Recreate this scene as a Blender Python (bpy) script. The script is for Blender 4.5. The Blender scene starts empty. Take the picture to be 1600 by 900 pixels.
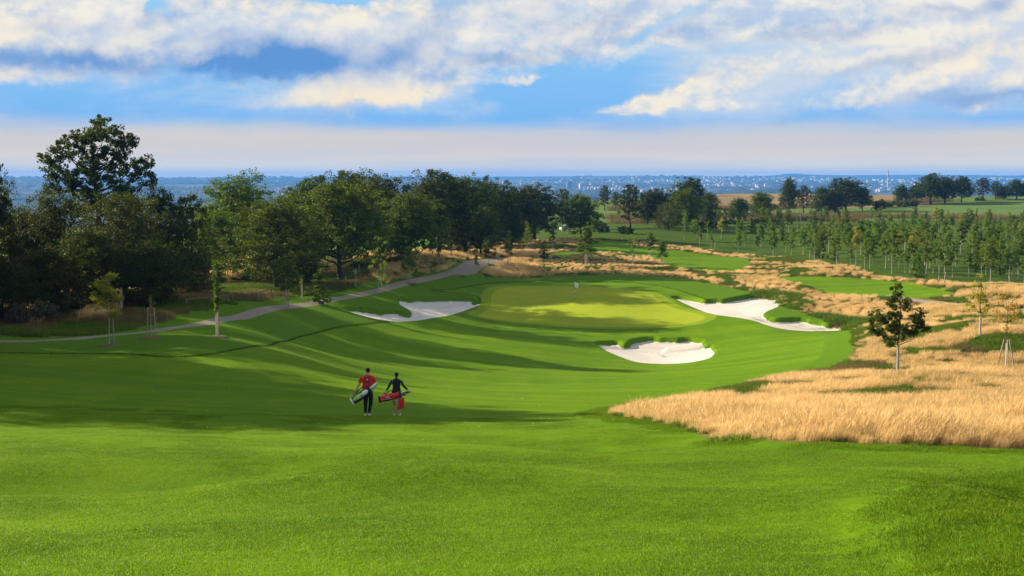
import bpy, math, random
import numpy as np
from math import sin, cos, tan, pi, radians

# ============================================================ camera, sky, sun, exposure
SC = bpy.context.scene
COL = SC.collection
F = 2000.0                                   # focal length in photo pixels (photo 1600 x 900)
HV = 278.0                                   # photo row of the true horizon
PITCH = math.atan((450 - HV) / F)
cd = bpy.data.cameras.new('camera'); cam = bpy.data.objects.new('camera', cd)
COL.objects.link(cam); SC.camera = cam
cd.sensor_width = 36; cd.lens = F / 1600 * 36
cd.clip_start = 0.3; cd.clip_end = 60000
cam.location = (0, 0, 0); cam.rotation_euler = (pi / 2 - PITCH, 0, 0)

SUN_EL = radians(20.5)
SUN_DIR2 = np.array([-1.0, 0.50]); SUN_DIR2 /= np.linalg.norm(SUN_DIR2)     # ground direction towards the sun
SUN_AZ = math.atan2(SUN_DIR2[0], SUN_DIR2[1])                                # from +Y towards +X
sl = bpy.data.lights.new('sun', 'SUN'); sun = bpy.data.objects.new('sun', sl); COL.objects.link(sun)
sl.energy = 5.0; sl.angle = radians(0.5); sl.color = (1.0, 0.84, 0.58)
sun.rotation_euler = (pi / 2 - SUN_EL, 0, -SUN_AZ + pi)
from mathutils import Vector
sd = Vector((SUN_DIR2[0] * cos(SUN_EL), SUN_DIR2[1] * cos(SUN_EL), sin(SUN_EL)))
sun.rotation_euler = sd.to_track_quat('Z', 'Y').to_euler()
SC.view_settings.view_transform = 'Standard'
SC.view_settings.look = 'None'
SC.view_settings.exposure = 1.4
SC.view_settings.gamma = 1.0
SC.cycles.max_bounces = 6; SC.cycles.diffuse_bounces = 3; SC.cycles.transmission_bounces = 3
SC.cycles.transparent_max_bounces = 8; SC.cycles.volume_bounces = 0
SC.cycles.use_adaptive_sampling = True
SC.cycles.adaptive_threshold = 0.01
SC.render.use_persistent_data = False


class X:
    """a node socket or number with arithmetic, to write node formulas in one line"""
    nt = None
    def __init__(s, v): s.v = v
    @staticmethod
    def m(op, *a, clamp=False):
        n = X.nt.nodes.new('ShaderNodeMath'); n.operation = op; n.use_clamp = clamp
        for i, b in enumerate(a):
            b = b.v if isinstance(b, X) else b
            if isinstance(b, (int, float)): n.inputs[i].default_value = b
            else: X.nt.links.new(b, n.inputs[i])
        return X(n.outputs[0])
    def __add__(s, o): return X.m('ADD', s, o)
    __radd__ = __add__
    def __sub__(s, o): return X.m('SUBTRACT', s, o)
    def __rsub__(s, o): return X.m('SUBTRACT', o, s)
    def __mul__(s, o): return X.m('MULTIPLY', s, o)
    __rmul__ = __mul__
    def __truediv__(s, o): return X.m('DIVIDE', s, o)
    def clamp(s): return X.m('ADD', s, 0.0, clamp=True)
    def exp(s): return X.m('EXPONENT', s)
    def sst(s, a, b):
        n = X.nt.nodes.new('ShaderNodeMapRange'); n.interpolation_type = 'SMOOTHSTEP'
        X.nt.links.new(s.v, n.inputs[0])
        lo, hi, o0, o1 = (a, b, 0, 1) if a < b else (b, a, 1, 0)
        n.inputs[1].default_value = lo; n.inputs[2].default_value = hi
        n.inputs[3].default_value = o0; n.inputs[4].default_value = o1
        return X(n.outputs[0])


def xyz(a, b, c):
    n = X.nt.nodes.new('ShaderNodeCombineXYZ')
    for i, s in enumerate((a, b, c)):
        s = s.v if isinstance(s, X) else s
        if isinstance(s, (int, float)): n.inputs[i].default_value = s
        else: X.nt.links.new(s, n.inputs[i])
    return n.outputs[0]


def noise(vec, scale=1.0, detail=4.0, rough=0.55, dist=0.0, dim='3D', lac=2.0):
    n = X.nt.nodes.new('ShaderNodeTexNoise'); n.noise_dimensions = dim
    if vec is not None: X.nt.links.new(vec, n.inputs['Vector'])
    n.inputs['Scale'].default_value = scale; n.inputs['Detail'].default_value = detail
    n.inputs['Roughness'].default_value = rough; n.inputs['Distortion'].default_value = dist
    n.inputs['Lacunarity'].default_value = lac
    return X(n.outputs[0])


def mixc(f, a, b):
    n = X.nt.nodes.new('ShaderNodeMix'); n.data_type = 'RGBA'
    f = f.v if isinstance(f, X) else f
    if isinstance(f, (int, float)): n.inputs[0].default_value = f
    else: X.nt.links.new(f, n.inputs[0])
    for i, c in ((6, a), (7, b)):
        if isinstance(c, tuple): n.inputs[i].default_value = (*c, 1)
        else: X.nt.links.new(c, n.inputs[i])
    return n.outputs[2]


def make_world():
    w = bpy.data.worlds.new('World'); SC.world = w; w.use_nodes = True
    nt = w.node_tree; nt.nodes.clear(); X.nt = nt
    out = nt.nodes.new('ShaderNodeOutputWorld'); bg = nt.nodes.new('ShaderNodeBackground')
    STR = 0.10
    bg.inputs[1].default_value = STR
    sky = nt.nodes.new('ShaderNodeTexSky'); sky.sky_type = 'NISHITA'; sky.sun_disc = False
    sky.sun_elevation = SUN_EL; sky.sun_rotation = SUN_AZ
    sky.air_density = 1.0; sky.dust_density = 1.0; sky.ozone_density = 2.5
    tc = nt.nodes.new('ShaderNodeTexCoord'); sp = nt.nodes.new('ShaderNodeSeparateXYZ')
    nt.links.new(tc.outputs['Generated'], sp.inputs[0])
    x, y, z = (X(sp.outputs[i]) for i in range(3))
    az = X.m('ARCTAN2', x, y); el = X.m('ARCSINE', z)
    U = az * 20.0 + 8.0            # hundreds of photo pixels across
    H = el * 20.0                  # hundreds of photo pixels above the horizon
    # ---- warped coordinates
    cvec = xyz(x * 20.0, y * 20.0, z * 20.0)
    w1 = noise(cvec, 0.55, 3, 0.5); w2 = noise(xyz(x * 20.0 + 31.0, y * 20.0, z * 20.0 + 7.0), 0.55, 3, 0.5)
    w3 = noise(cvec, 2.2, 4, 0.6); w4 = noise(xyz(x * 20.0 + 11.0, y * 20.0 + 5.0, z * 20.0), 2.2, 4, 0.6)
    Uw = U + (w1 - 0.5) * 1.1 + (w3 - 0.5) * 0.55
    Hw = H + (w2 - 0.5) * 0.45 + (w4 - 0.5) * 0.40

    def gs(lst, uu, hh):
        tot = None
        for (u0, v0, su, sh, ang, wt) in lst:
            u0 /= 100; h0 = (HV - v0) / 100; su /= 100; sh /= 100
            c, s_ = cos(radians(ang)), sin(radians(ang))
            du = uu - u0; dh = hh - h0
            a = (du * c + dh * s_) / su if ang else du / su
            b = (dh * c - du * s_) / sh if ang else dh / sh
            g = X.m('EXPONENT', (a * a + b * b) * -1.0) * wt
            tot = g if tot is None else tot + g
        return tot

    # (u, v, half width, half height, tilt, weight)  cloud matter placed in the sky
    cover = [(110, 75, 260, 62, 0, .75), (450, 45, 190, 36, -2, .75), (180, 30, 200, 40, 0, .35), (480, 85, 120, 38, 0, .75),
             (760, 60, 210, 62, 0, .75), (1000, 10, 160, 40, 0, .5), (560, 150, 190, 24, 6, .62), (110, 172, 260, 26, 0, -.75),
             (1030, 160, 110, 13, 18, .75), (1125, 130, 75, 18, 24, .6), (1128, 168, 34, 8, 0, .6), (812, 132, 34, 9, 3, .7), (930, 182, 60, 6, 4, .45),
             (1340, 55, 330, 44, 4, .52), (1250, 14, 420, 28, 0, .48), (1560, 40, 140, 40, 0, .35), (1370, 150, 130, 22, 14, .6), (1520, 105, 95, 42, 22, .75), (1480, 80, 120, 30, 10, .5), (1590, 120, 90, 45, 0, .5),
             (1310, 112, 80, 12, 6, .35), (1540, 148, 40, 9, 0, .4),
             (545, 4, 70, 16, -4, -1.0), (262, 30, 28, 20, 50, -.9), (860, 150, 120, 40, 0, -.5), (1060, 32, 75, 9, 22, -.75), (1175, 78, 100, 12, 0, -.45),
             (1330, 92, 60, 8, 0, -.3), (940, 118, 160, 20, 0, -.3), (400, 195, 500, 12, 0, -.45), (1200, 192, 500, 14, 0, -.45), (700, 175, 60, 20, 20, -.3)]
    fb = noise(xyz(x * 20.0, y * 20.0, z * 34.0), 1.25, 11, 0.60, 0.15)
    fb2 = noise(xyz(x * 20.0 + 0.10, y * 20.0 + 0.0, z * 34.0 - 0.22), 1.25, 11, 0.60, 0.15)
    # outside the frame the cloud field simply goes on
    inn = (H.sst(3.6, 2.6)) * (X.m('ABSOLUTE', U - 8.0)).sst(13.0, 9.0)
    big = noise(xyz(x * 5.0, y * 5.0, z * 9.0), 1.0, 4, 0.5)
    outc = (big - 0.36) * 2.2
    C = gs(cover, Uw, Hw) * inn + outc * (1.0 - inn)
    vor = nt.nodes.new('ShaderNodeTexVoronoi'); vor.feature = 'F1'; vor.inputs['Scale'].default_value = 1.9
    vor.inputs['Detail'].default_value = 2.0; vor.inputs['Roughness'].default_value = .55; vor.inputs['Lacunarity'].default_value = 2.3; vor.normalize = True
    nt.links.new(xyz(x * 20.0 + w3 * 0.5, y * 20.0 + w4 * 0.5, z * 30.0 + w4 * 0.5), vor.inputs['Vector'])
    puff = X(vor.outputs['Distance']) * -1.0
    vor2 = nt.nodes.new('ShaderNodeTexVoronoi'); vor2.feature = 'F1'
    for q_ in ('Scale', 'Detail', 'Roughness', 'Lacunarity'): vor2.inputs[q_].default_value = vor.inputs[q_].default_value
    vor2.normalize = True
    nt.links.new(xyz(x * 20.0 + w3 * 0.5 + 0.08, y * 20.0 + w4 * 0.5, z * 30.0 + w4 * 0.5 - 0.16), vor2.inputs['Vector'])
    puff2 = X(vor2.outputs['Distance']) * -1.0
    dens = C * 1.12 + (fb - 0.5) * 0.95 + (puff + 0.36) * 0.70
    fl = noise(xyz(x * 20.0, y * 20.0, z * 30.0), 0.42, 4, 0.55); fl2 = noise(xyz(x * 20.0 + 0.12, y * 20.0, z * 30.0 - 0.38), 0.42, 4, 0.55)
    low = H.sst(0.62, 0.95)                       # no cumulus in the lowest band
    mask = (dens.sst(0.0, 0.58)) * low
    # relief: difference of the field towards the sun
    rel = ((fb - fb2) * 2.6 + (puff - puff2) * 1.6 + (fl - fl2) * 5.5 + 0.60).clamp()
    # grey-blue undersides
    shade = [(455, 104, 115, 27, 3, 1.25), (330, 116, 100, 17, 0, .75), (165, 112, 80, 19, 0, .85), (400, 72, 150, 22, 0, .35), (60, 165, 200, 20, 0, .4), (120, 60, 60, 10, 0, .35), (250, 45, 50, 12, 20, .3), (700, 110, 120, 20, 10, .2),
             (55, 105, 70, 16, 0, .6), (660, 60, 60, 26, 30, .35), (1000, 60, 120, 14, 10, .35), (780, 95, 90, 14, 0, .4), (1240, 64, 150, 13, 6, .5), (1350, 112, 120, 13, 10, .5), (960, 30, 90, 14, 15, .35), (1500, 165, 120, 12, 5, .5), (620, 100, 60, 20, 30, .35), (1515, 28, 22, 14, 0, .5), (1450, 34, 60, 8, 0, .4), (1420, 160, 140, 12, 8, .2),
             (830, 35, 60, 25, 0, .22), (560, 175, 160, 9, 0, .3), (230, 175, 200, 14, 0, .35)]
    Sh = gs(shade, U + (w1 - 0.5) * 0.8 + (w3 - 0.5) * 0.8, H + (w4 - 0.5) * 0.45) * inn + (1.0 - inn) * ((big - 0.5) * 1.6).clamp()
    Sh = Sh.clamp()
    warm = gs([(1520, 95, 110, 50, 20, 1.0), (560, 160, 160, 22, 6, .8), (480, 25, 200, 30, 0, .5), (60, 75, 130, 60, 0, .5), (1080, 140, 120, 20, 20, .6), (940, 40, 60, 30, 0, .4)], Uw, Hw).clamp()
    # clear air behind
    g1 = H.sst(0.25, 1.2)
    streak = noise(xyz(x * 3.0, y * 3.0, z * 46.0), 1.6, 5, 0.55)
    clear = mixc(H.sst(0.9, 2.8), (0.21, 0.50, 0.88), (0.30, 0.59, 0.88))
    nsk = nt.nodes.new('ShaderNodeMix'); nsk.data_type = 'RGBA'; nsk.blend_type = 'MIX'
    sc10 = nt.nodes.new('ShaderNodeMix'); sc10.data_type = 'RGBA'; sc10.blend_type = 'MULTIPLY'; sc10.inputs[0].default_value = 1
    nt.links.new(sky.outputs[0], sc10.inputs[6]); sc10.inputs[7].default_value = (0.085, 0.10, 0.125, 1)
    nt.links.new((H.sst(3.0, 9.0)).v, nsk.inputs[0]); nt.links.new(clear, nsk.inputs[6]); nt.links.new(sc10.outputs[2], nsk.inputs[7])
    clear = nsk.outputs[2]
    # high thin veil
    veil = (noise(xyz(x * 7.0, y * 7.0, z * 26.0), 1.0, 6, 0.6, 0.4) + gs([(1400, 60, 400, 80, 6, .25), (700, 170, 500, 14, 0, .12), (860, 150, 130, 36, 0, -.35)], Uw, Hw) * inn)
    clear = mixc(veil.sst(0.38, 0.74) * 0.8, clear, (0.68, 0.73, 0.78))
    # low horizon band, pinkish grey under a soft blue bank
    band = (H + (streak - 0.5) * 0.22 + (w1 - 0.5) * 0.16).sst(0.98, 0.56)
    bank = X.m('EXPONENT', ((H + (streak - 0.5) * 0.35 - 0.86) / 0.22) * ((H + (streak - 0.5) * 0.35 - 0.86) / 0.22) * -1.0)
    clear = mixc(bank * 0.42, clear, (0.18, 0.45, 0.86))
    pink = mixc(H.sst(0.05, 0.55), (1.10, 0.88, 0.54), (0.78, 0.67, 0.54))
    pink = mixc((streak.sst(0.4, 0.65)) * 0.35, pink, (0.60, 0.60, 0.62))
    clear = mixc(band * 0.92, clear, pink)
    # cloud colour
    lit = mixc(warm, (0.93, 0.87, 0.74), (1.10, 0.88, 0.54))
    core = mixc(rel, (0.44, 0.57, 0.76), lit)
    edge = mixc((dens.sst(0.45, 1.05)) * 0.35, core, (0.92, 0.90, 0.84))
    under = mixc(Sh * 0.98, edge, (0.10, 0.28, 0.64))
    col = mixc(mask * 0.96, clear, under)
    fin = nt.nodes.new('ShaderNodeMix'); fin.data_type = 'RGBA'; fin.blend_type = 'MULTIPLY'; fin.inputs[0].default_value = 1
    nt.links.new(col, fin.inputs[6])
    k = 0.385 / STR
    fin.inputs[7].default_value = (k, k, k, 1)
    w.cycles.sampling_method = 'MANUAL'; w.cycles.sample_map_resolution = 512
    nt.links.new(fin.outputs[2], bg.inputs[0]); nt.links.new(bg.outputs[0], out.inputs[0])


make_world()

# ============================================================ helpers
def P(u, v, D):
    """the world point seen at photo pixel (u, v) at forward distance D"""
    c, s = cos(PITCH), sin(PITCH)
    yy = F * c + (450 - v) * s; zz = -F * s + (450 - v) * c
    return np.array([(u - 800) / yy * D, D, zz / yy * D])

def vnoise(x, y, seed=0):
    """smooth value noise, vectorised"""
    xi = np.floor(x).astype(np.int64); yi = np.floor(y).astype(np.int64)
    fx = x - xi; fy = y - yi
    fx = fx * fx * (3 - 2 * fx); fy = fy * fy * (3 - 2 * fy)
    def hsh(a, b):
        h = (a * 374761393 + b * 668265263 + seed * 974634777) & 0xffffffff
        h = ((h ^ (h >> 13)) * 1274126177) & 0xffffffff
        return ((h ^ (h >> 16)) & 0xffff) / 65535.0
    a = hsh(xi, yi); b = hsh(xi + 1, yi); c = hsh(xi, yi + 1); d = hsh(xi + 1, yi + 1)
    return (a * (1 - fx) + b * fx) * (1 - fy) + (c * (1 - fx) + d * fx) * fy

def fbm(x, y, oct=4, seed=0):
    t = 0; a = .5; s = 0
    for i in range(oct):
        t = t + a * vnoise(x, y, seed + i); s += a; a *= .5; x = x * 2.03 + 5.3; y = y * 2.03 + 1.7
    return t / s

def sstep(x, a, b):
    t = np.clip((x - a) / (b - a), 0, 1); return t * t * (3 - 2 * t)

# ============================================================ the lie of the land
ROWS = [
    (11, [(0, 905), (800, 900), (1600, 892)]), (15, [(0, 824), (400, 826), (800, 826), (1200, 822), (1450, 814), (1590, 816)]),
    (20, [(0, 765), (400, 772), (800, 768), (1200, 764), (1420, 764), (1600, 764)]),
    (24.5, [(0, 740), (300, 746), (600, 736), (1000, 735), (1600, 728)]),
    (30, [(0, 702), (300, 716), (600, 712), (1000, 706), (1300, 700), (1600, 700)]),
    (40, [(0, 655), (300, 664), (650, 668), (1000, 663), (1300, 662), (1600, 660)]),
    (48, [(0, 622), (300, 636), (610, 648), (850, 650), (1100, 646), (1500, 640)]),
    (60, [(0, 583), (300, 600), (650, 618), (900, 626), (1100, 622), (1300, 612), (1402, 604), (1560, 602)]),
    (66, [(1402, 594)]),
    (76, [(0, 540), (171, 541), (340, 530), (600, 588), (700, 600), (900, 604), (1100, 594), (1250, 584), (1402, 577), (1570, 574)]),
    (86, [(200, 521), (1530, 530)]),
    (98, [(50, 500), (250, 497), (340, 500), (500, 545), (600, 564), (750, 577), (1000, 585), (1200, 565), (1330, 545), (1500, 516)]),
    (112, [(430, 483), (520, 510), (600, 530), (800, 551), (1025, 567), (1200, 545), (1300, 529), (1400, 502), (1550, 494)]),
    (125, [(50, 470), (250, 462), (500, 479), (640, 508), (800, 526), (935, 536), (1025, 534), (1120, 532), (1200, 516), (1330, 514), (1450, 487), (1590, 473)]),
    (137, [(560, 462), (680, 490), (780, 508), (900, 510), (1050, 504), (1150, 492), (1300, 485), (1450, 467)]),
    (152, [(100, 455), (300, 441), (450, 446), (640, 440), (690, 466), (780, 482), (898, 469), (1060, 467), (1180, 462), (1300, 462), (1450, 448), (1590, 447)]),
    (165, [(560, 425), (720, 430), (780, 448), (900, 451), (1050, 445), (1150, 445), (1300, 441), (1500, 436)]),
    (180, [(740, 412), (800, 433), (950, 431), (1100, 427), (1200, 427), (1300, 424), (1450, 424)]),
    (198, [(100, 430), (400, 412), (740, 404), (870, 406), (950, 412), (1100, 411), (1200, 411), (1400, 408), (1580, 412)]),
    (230, [(600, 398), (800, 392), (950, 392), (1050, 395), (1150, 400), (1350, 388), (1580, 386)]),
    (260, [(700, 386), (900, 373), (1000, 374), (1100, 376), (1300, 373), (1580, 371)]),
    (300, [(0, 415), (400, 405), (600, 395), (850, 364), (1000, 357), (1200, 355), (1400, 358), (1580, 358)]),
    (360, [(850, 347), (950, 345), (1200, 343), (1400, 341), (1590, 340)]),
    (430, [(0, 395), (300, 392), (600, 380), (950, 326), (1100, 330), (1270, 330), (1500, 327)]),
    (490, [(950, 313), (1100, 316), (1250, 320), (1400, 314), (1590, 310)]),
    (600, [(0, 385), (600, 360), (950, 318), (1100, 304), (1350, 304), (1590, 311)]),
    (900, [(0, 378), (600, 362), (1000, 352), (1350, 355), (1590, 355)]),
]
pts = []
for D, L in ROWS:
    for u, v in L: pts.append(P(u, v, D))
for x, z in ((-14, -1.7), (-5, -1.7), (0, -1.7), (5, -1.7), (14, -1.6)): pts.append(np.array([x, 0.0, z]))
for x, z in ((-12, 0.6), (0, 0.6), (12, 0.7)): pts.append(np.array([x, -15.0, z]))
pts = np.array(pts)
K0 = 30.0
def warp(x, y): return np.stack([x / (y + K0) * 5.0, np.log(np.maximum(y + K0, 3)) * 3.2], -1)
WP = warp(pts[:, 0], pts[:, 1])
# heights are fitted as slope against distance, so that near and far land are equally smooth
ZP = pts[:, 2] / (pts[:, 1] + K0)
def kern(r): return r ** 3
n_ = len(WP)
R_ = np.linalg.norm(WP[:, None] - WP[None], axis=-1)
A_ = np.zeros((n_ + 3, n_ + 3)); A_[:n_, :n_] = kern(R_) + np.eye(n_) * 0.002
A_[:n_, n_] = 1; A_[:n_, n_ + 1:] = WP; A_[n_, :n_] = 1; A_[n_ + 1:, :n_] = WP.T
COEF = np.linalg.solve(A_, np.concatenate([ZP, np.zeros(3)]))

def h_near(x, y):
    sh = x.shape; q = warp(x.ravel(), y.ravel()); out = np.empty(len(q))
    q[:, 0] = np.clip(q[:, 0], -2.9, 2.9)
    for i in range(0, len(q), 40000):
        b = q[i:i + 40000]
        r2 = ((b[:, None] - WP[None]) ** 2).sum(-1)
        out[i:i + 40000] = (r2 ** 1.5) @ COEF[:n_] + COEF[n_] + b @ COEF[n_ + 1:]
    return (out * (y.ravel() + K0)).reshape(sh)

FARD = np.array([600, 900, 1500, 2600, 3600, 4300, 4700, 5200, 6000, 7500, 9000, 10300, 11000, 12500, 13500, 14500, 15300])
FARZ = np.array([-9, -36, -62, -84, -86, -80, -74, -72, -64, -46, -26, -6, -3, -20, -20, -22, -40])
def h_far(x, y):
    D = np.hypot(x, y); a = 800 + 2000 * np.arctan2(x, np.maximum(y, 1))
    z = np.interp(D, FARD, FARZ)
    z = z + 9 * (fbm(x / 700, y / 700, 4, 5) - .5) * sstep(D, 1500, 4000)
    # dark wooded ridge in front of the town on the right
    z = z + (30 * np.exp(-((a - 1240) / 95) ** 4) + 10 * np.exp(-((a - 1130) / 160) ** 2)) * np.exp(-((D - 4650) / 420) ** 2) * sstep(a, 1080, 1130)
    z = z + 26 * np.exp(-((a - 620) / 140) ** 2) * np.exp(-((D - 4500) / 420) ** 2)
    # hill crests behind the town
    crest = 13 * np.exp(-((a - 1030) / 110) ** 2) + 8 * np.exp(-((a - 450) / 70) ** 2) + 3 * np.sin(a / 47) + 6 * np.exp(-((a - 1210) / 90) ** 2) - 9 * sstep(a, 1270, 1330) + 2 * np.exp(-((a - 130) / 110) ** 2)
    z = z + crest * np.exp(-((D - 10400) / 900) ** 2)
    # faint mountains
    mt = 30 + 16 * np.exp(-((a - 990) / 60) ** 2) + 26 * np.exp(-((a - 1228) / 16) ** 2) + 22 * np.exp(-((a - 1240) / 60) ** 2) + 26 * np.exp(-((a - 1420) / 170) ** 2) \
        + 24 * np.exp(-((a - 1585) / 22) ** 2) + 22 * np.exp(-((a - 560) / 12) ** 2) + 20 * np.exp(-((a - 1085) / 16) ** 2) + 12 * np.exp(-((a - 560) / 90) ** 2) + 7 * (fbm(a / 18, a * 0 + 3, 3, 9) - .5)
    mt = np.minimum(mt * (0.25 + 0.75 * sstep(a, 400, 900)) * .66 + 6, 58)
    z = z + (mt + 12) * np.exp(-((D - 14300) / 500) ** 2)
    return z

def relief(x, y):
    """gentle swales of the mown ground"""
    D = y
    r = 1.0 * (fbm(x / 9 + 3, y / 6.5, 2, 21) - .5) * sstep(D, 12, 20) * (1 - sstep(D, 34, 46))
    r = r + 0.55 * (fbm(x / 16 + 9, y / 9 + 2, 2, 22) - .5) * sstep(D, 62, 80) * (1 - sstep(D, 104, 118))
    r = r + 0.5 * (fbm(x / 10, y / 12, 3, 23) - .5) * sstep(D, 165, 185) * (1 - sstep(D, 300, 340))
    # swale across the left foreground
    r = r - 0.42 * np.exp(-((x + 6.2) / 5.5) ** 2 - ((y - 25.0 - 0.15 * x) / 2.6) ** 2) + 0.30 * np.exp(-((x + 4) / 8) ** 2 - ((y - 29.5) / 2.6) ** 2) + .16 * np.exp(-((x + 2) / 6) ** 2 - ((y - 20.5) / 2.2) ** 2)
    # rounded mound at the lower right with a hollow beyond
    r = r + 0.20 * np.exp(-(np.maximum(np.hypot((x - 5.5) / 1.5, (y - 13.2) / 3.8) - 0.4, 0)) ** 2 * 1.8)
    r = r - 1.2 * np.exp(-((x - 7.5) / 1.05) ** 2 - ((y - 15.2) / 3.4) ** 2)
    return r

def h0(x, y):
    x = np.asarray(x, float); y = np.asarray(y, float)
    t = sstep(y, 560, 860)
    yy = np.clip(y, -24, 900)
    hn = h_near(x, yy) + relief(x, y)
    return np.where(t > 0, hn * (1 - t) + h_far(x, y) * t, hn)

def G(u, v, d0=9.0, d1=800.0):
    """world ground point seen at photo pixel(s) (u, v): first hit of the sight line"""
    u = np.atleast_1d(np.asarray(u, float)); v = np.atleast_1d(np.asarray(v, float))
    Ds = np.exp(np.linspace(math.log(d0), math.log(d1), 420))
    c, s = cos(PITCH), sin(PITCH)
    kx = (u - 800) / (F * c + (450 - v) * s); kz = (-F * s + (450 - v) * c) / (F * c + (450 - v) * s)
    X_ = kx[:, None] * Ds; Y_ = np.broadcast_to(Ds, X_.shape); Z_ = kz[:, None] * Ds
    below = Z_ <= h0(X_, Y_)
    i = np.where(below.any(1), below.argmax(1), len(Ds) - 1); i = np.maximum(i, 1)
    r = np.arange(len(u)); a = Ds[i - 1].copy(); b = Ds[i].copy()
    for _ in range(14):
        m = (a + b) / 2; bel = kz * m <= h0(kx * m, m)
        b = np.where(bel, m, b); a = np.where(bel, a, m)
    return np.stack([kx * b, b, kz * b], -1)

def GP(poly): 
    q = np.array(poly, float); return G(q[:, 0], q[:, 1])[:, :2]

def seg_dist(px, py, A, closed=True):
    """distance to a polyline, plus the sign (inside positive) and the direction to the nearest point"""
    A = np.asarray(A); B = np.roll(A, -1, 0) if closed else A[1:]
    A = A if closed else A[:-1]
    best = np.full(px.shape, 1e9); dx = np.zeros(px.shape); dy = np.zeros(px.shape); ins = np.zeros(px.shape, bool)
    for (ax, ay), (bx, by) in zip(A, B):
        ex, ey = bx - ax, by - ay; L = ex * ex + ey * ey + 1e-9
        t = np.clip(((px - ax) * ex + (py - ay) * ey) / L, 0, 1)
        qx = ax + t * ex - px; qy = ay + t * ey - py; d = np.hypot(qx, qy)
        m = d < best; best = np.where(m, d, best); dx = np.where(m, qx, dx); dy = np.where(m, qy, dy)
        if closed and ay != by:
            c = ((ay > py) != (by > py)) & (px < (bx - ax) * (py - ay) / (by - ay) + ax)
            ins ^= c
    return np.where(ins, best, -best), dx / np.maximum(best, 1e-6), dy / np.maximum(best, 1e-6)

def smooth_poly(A, n=3, closed=True):
    A = np.asarray(A)
    for _ in range(n):
        B = np.roll(A, -1, 0)
        q = A * .75 + B * .25; r = A * .25 + B * .75
        if not closed: q = q[:-1]; r = r[:-1]
        C = np.stack([q, r], 1).reshape(-1, 2)
        if not closed: C = np.vstack([A[:1], C, A[-1:]])
        A = C
    return A

FAIRWAY_PX = [(0, 544), (171, 533), (340, 507), (430, 490), (560, 469), (600, 459), (640, 447), (690, 437), (740, 433), (800, 434), (860, 432), (930, 429), (980, 429), (1030, 431), (1080, 438), (1130, 447),
              (1180, 458), (1185, 462), (1222, 480), (1330, 510), (1336, 530), (1330, 562), (1300, 575), (1230, 586), (1150, 603), (1080, 620), (1000, 634), (932, 645), (1010, 660), (1080, 675), (1180, 694), (1300, 698), (1450, 702), (1600, 706)]
fw = GP(FAIRWAY_PX)
FAIRWAY = smooth_poly(np.vstack([fw, [[16, 26], [22, 18], [24, -24], [-60, -24], [-60, 45], [-50, 70]]]), 2)
GREEN = smooth_poly(GP([(742, 492), (768, 480), (766, 464), (775, 453), (800, 447), (860, 446), (920, 448), (975, 452), (1015, 458), (1030, 468), (1045, 479), (1075, 487), (1103, 493), (1100, 500), (1080, 505), (1040, 509), (980, 511), (920, 510), (860, 507), (800, 502), (760, 497)]), 2)
STRIP1 = smooth_poly(GP([(920, 379), (960, 376), (1000, 385), (1050, 391), (1110, 398), (1165, 403), (1178, 411), (1160, 424), (1100, 424), (1050, 420), (1042, 411), (1015, 402), (980, 397), (935, 395), (915, 398), (880, 402), (850, 402), (880, 394), (905, 390)]), 2)
STRIP2 = smooth_poly(GP([(1200, 432), (1250, 432), (1300, 433), (1350, 435), (1400, 440), (1440, 447), (1510, 460), (1450, 466), (1390, 466), (1340, 462), (1280, 453), (1235, 444)]), 2)
BUNK_L = smooth_poly(GP([(541, 485), (550, 482), (560, 481), (570, 483), (580, 484), (590, 487), (600, 488), (610, 485), (620, 486), (630, 490), (638, 492), (645, 491), (644, 487), (638, 483), (630, 479), (624, 474), (626, 467), (634, 467), (645, 469), (657, 466), (665, 468), (680, 467), (695, 467), (705, 466), (720, 466), (738, 468), (734, 474), (745, 473), (755, 473), (748, 476), (735, 481), (720, 486), (700, 492), (680, 495), (660, 499), (640, 501), (615, 502), (590, 499), (565, 493)]), 1)
BUNK_M = smooth_poly(GP([(935, 536), (940, 534), (955, 534), (961, 533), (966, 537), (974, 539), (988, 537), (992, 531), (1003, 529), (1015, 527), (1028, 529), (1045, 529), (1060, 530), (1072, 528), (1085, 530), (1095, 532), (1096, 539), (1103, 542), (1108, 540), (1111, 546), (1117, 550), (1110, 558), (1095, 563), (1070, 567), (1040, 568), (1010, 567), (990, 564), (965, 555), (945, 546)]), 1)
BUNK_R = smooth_poly(GP([(1053, 464), (1060, 463), (1072, 465), (1085, 467), (1098, 470), (1115, 468), (1130, 469), (1150, 466), (1168, 462), (1184, 461), (1200, 464), (1212, 466), (1214, 471), (1222, 475), (1210, 481), (1192, 488), (1192, 495), (1204, 499), (1220, 499), (1235, 498), (1254, 498), (1262, 501), (1278, 503), (1290, 508), (1305, 507), (1320, 508), (1334, 508), (1330, 515), (1300, 517), (1260, 517), (1225, 514), (1200, 508), (1180, 500), (1150, 495), (1110, 490), (1085, 480), (1065, 471)]), 1)
BUNK_N = smooth_poly(np.array([[6.55, 14.6], [7.4, 14.0], [9.0, 14.6], [9.8, 16.5], [9.2, 18.0], [7.8, 18.0], [6.9, 16.6]]), 2)
PATH_C = smooth_poly(np.vstack([[[-70, 62]], GP([(0, 537), (90, 532), (171, 525), (260, 516), (340, 502), (430, 481), (500, 471), (560, 462), (610, 450), (645, 439), (690, 431), (716, 424), (728, 414), (745, 407), (780, 403), (820, 404), (860, 406), (880, 405)])]), 2, False)
PATH_W = smooth_poly(GP([(706, 430), (712, 421), (722, 414), (742, 407), (770, 404), (800, 402), (802, 407), (774, 411), (754, 418), (744, 429), (725, 431)]), 2)
PATH2_C = smooth_poly(GP([(1390, 462), (1425, 469), (1480, 475), (1530, 480), (1600, 487)]), 2, False)
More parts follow.
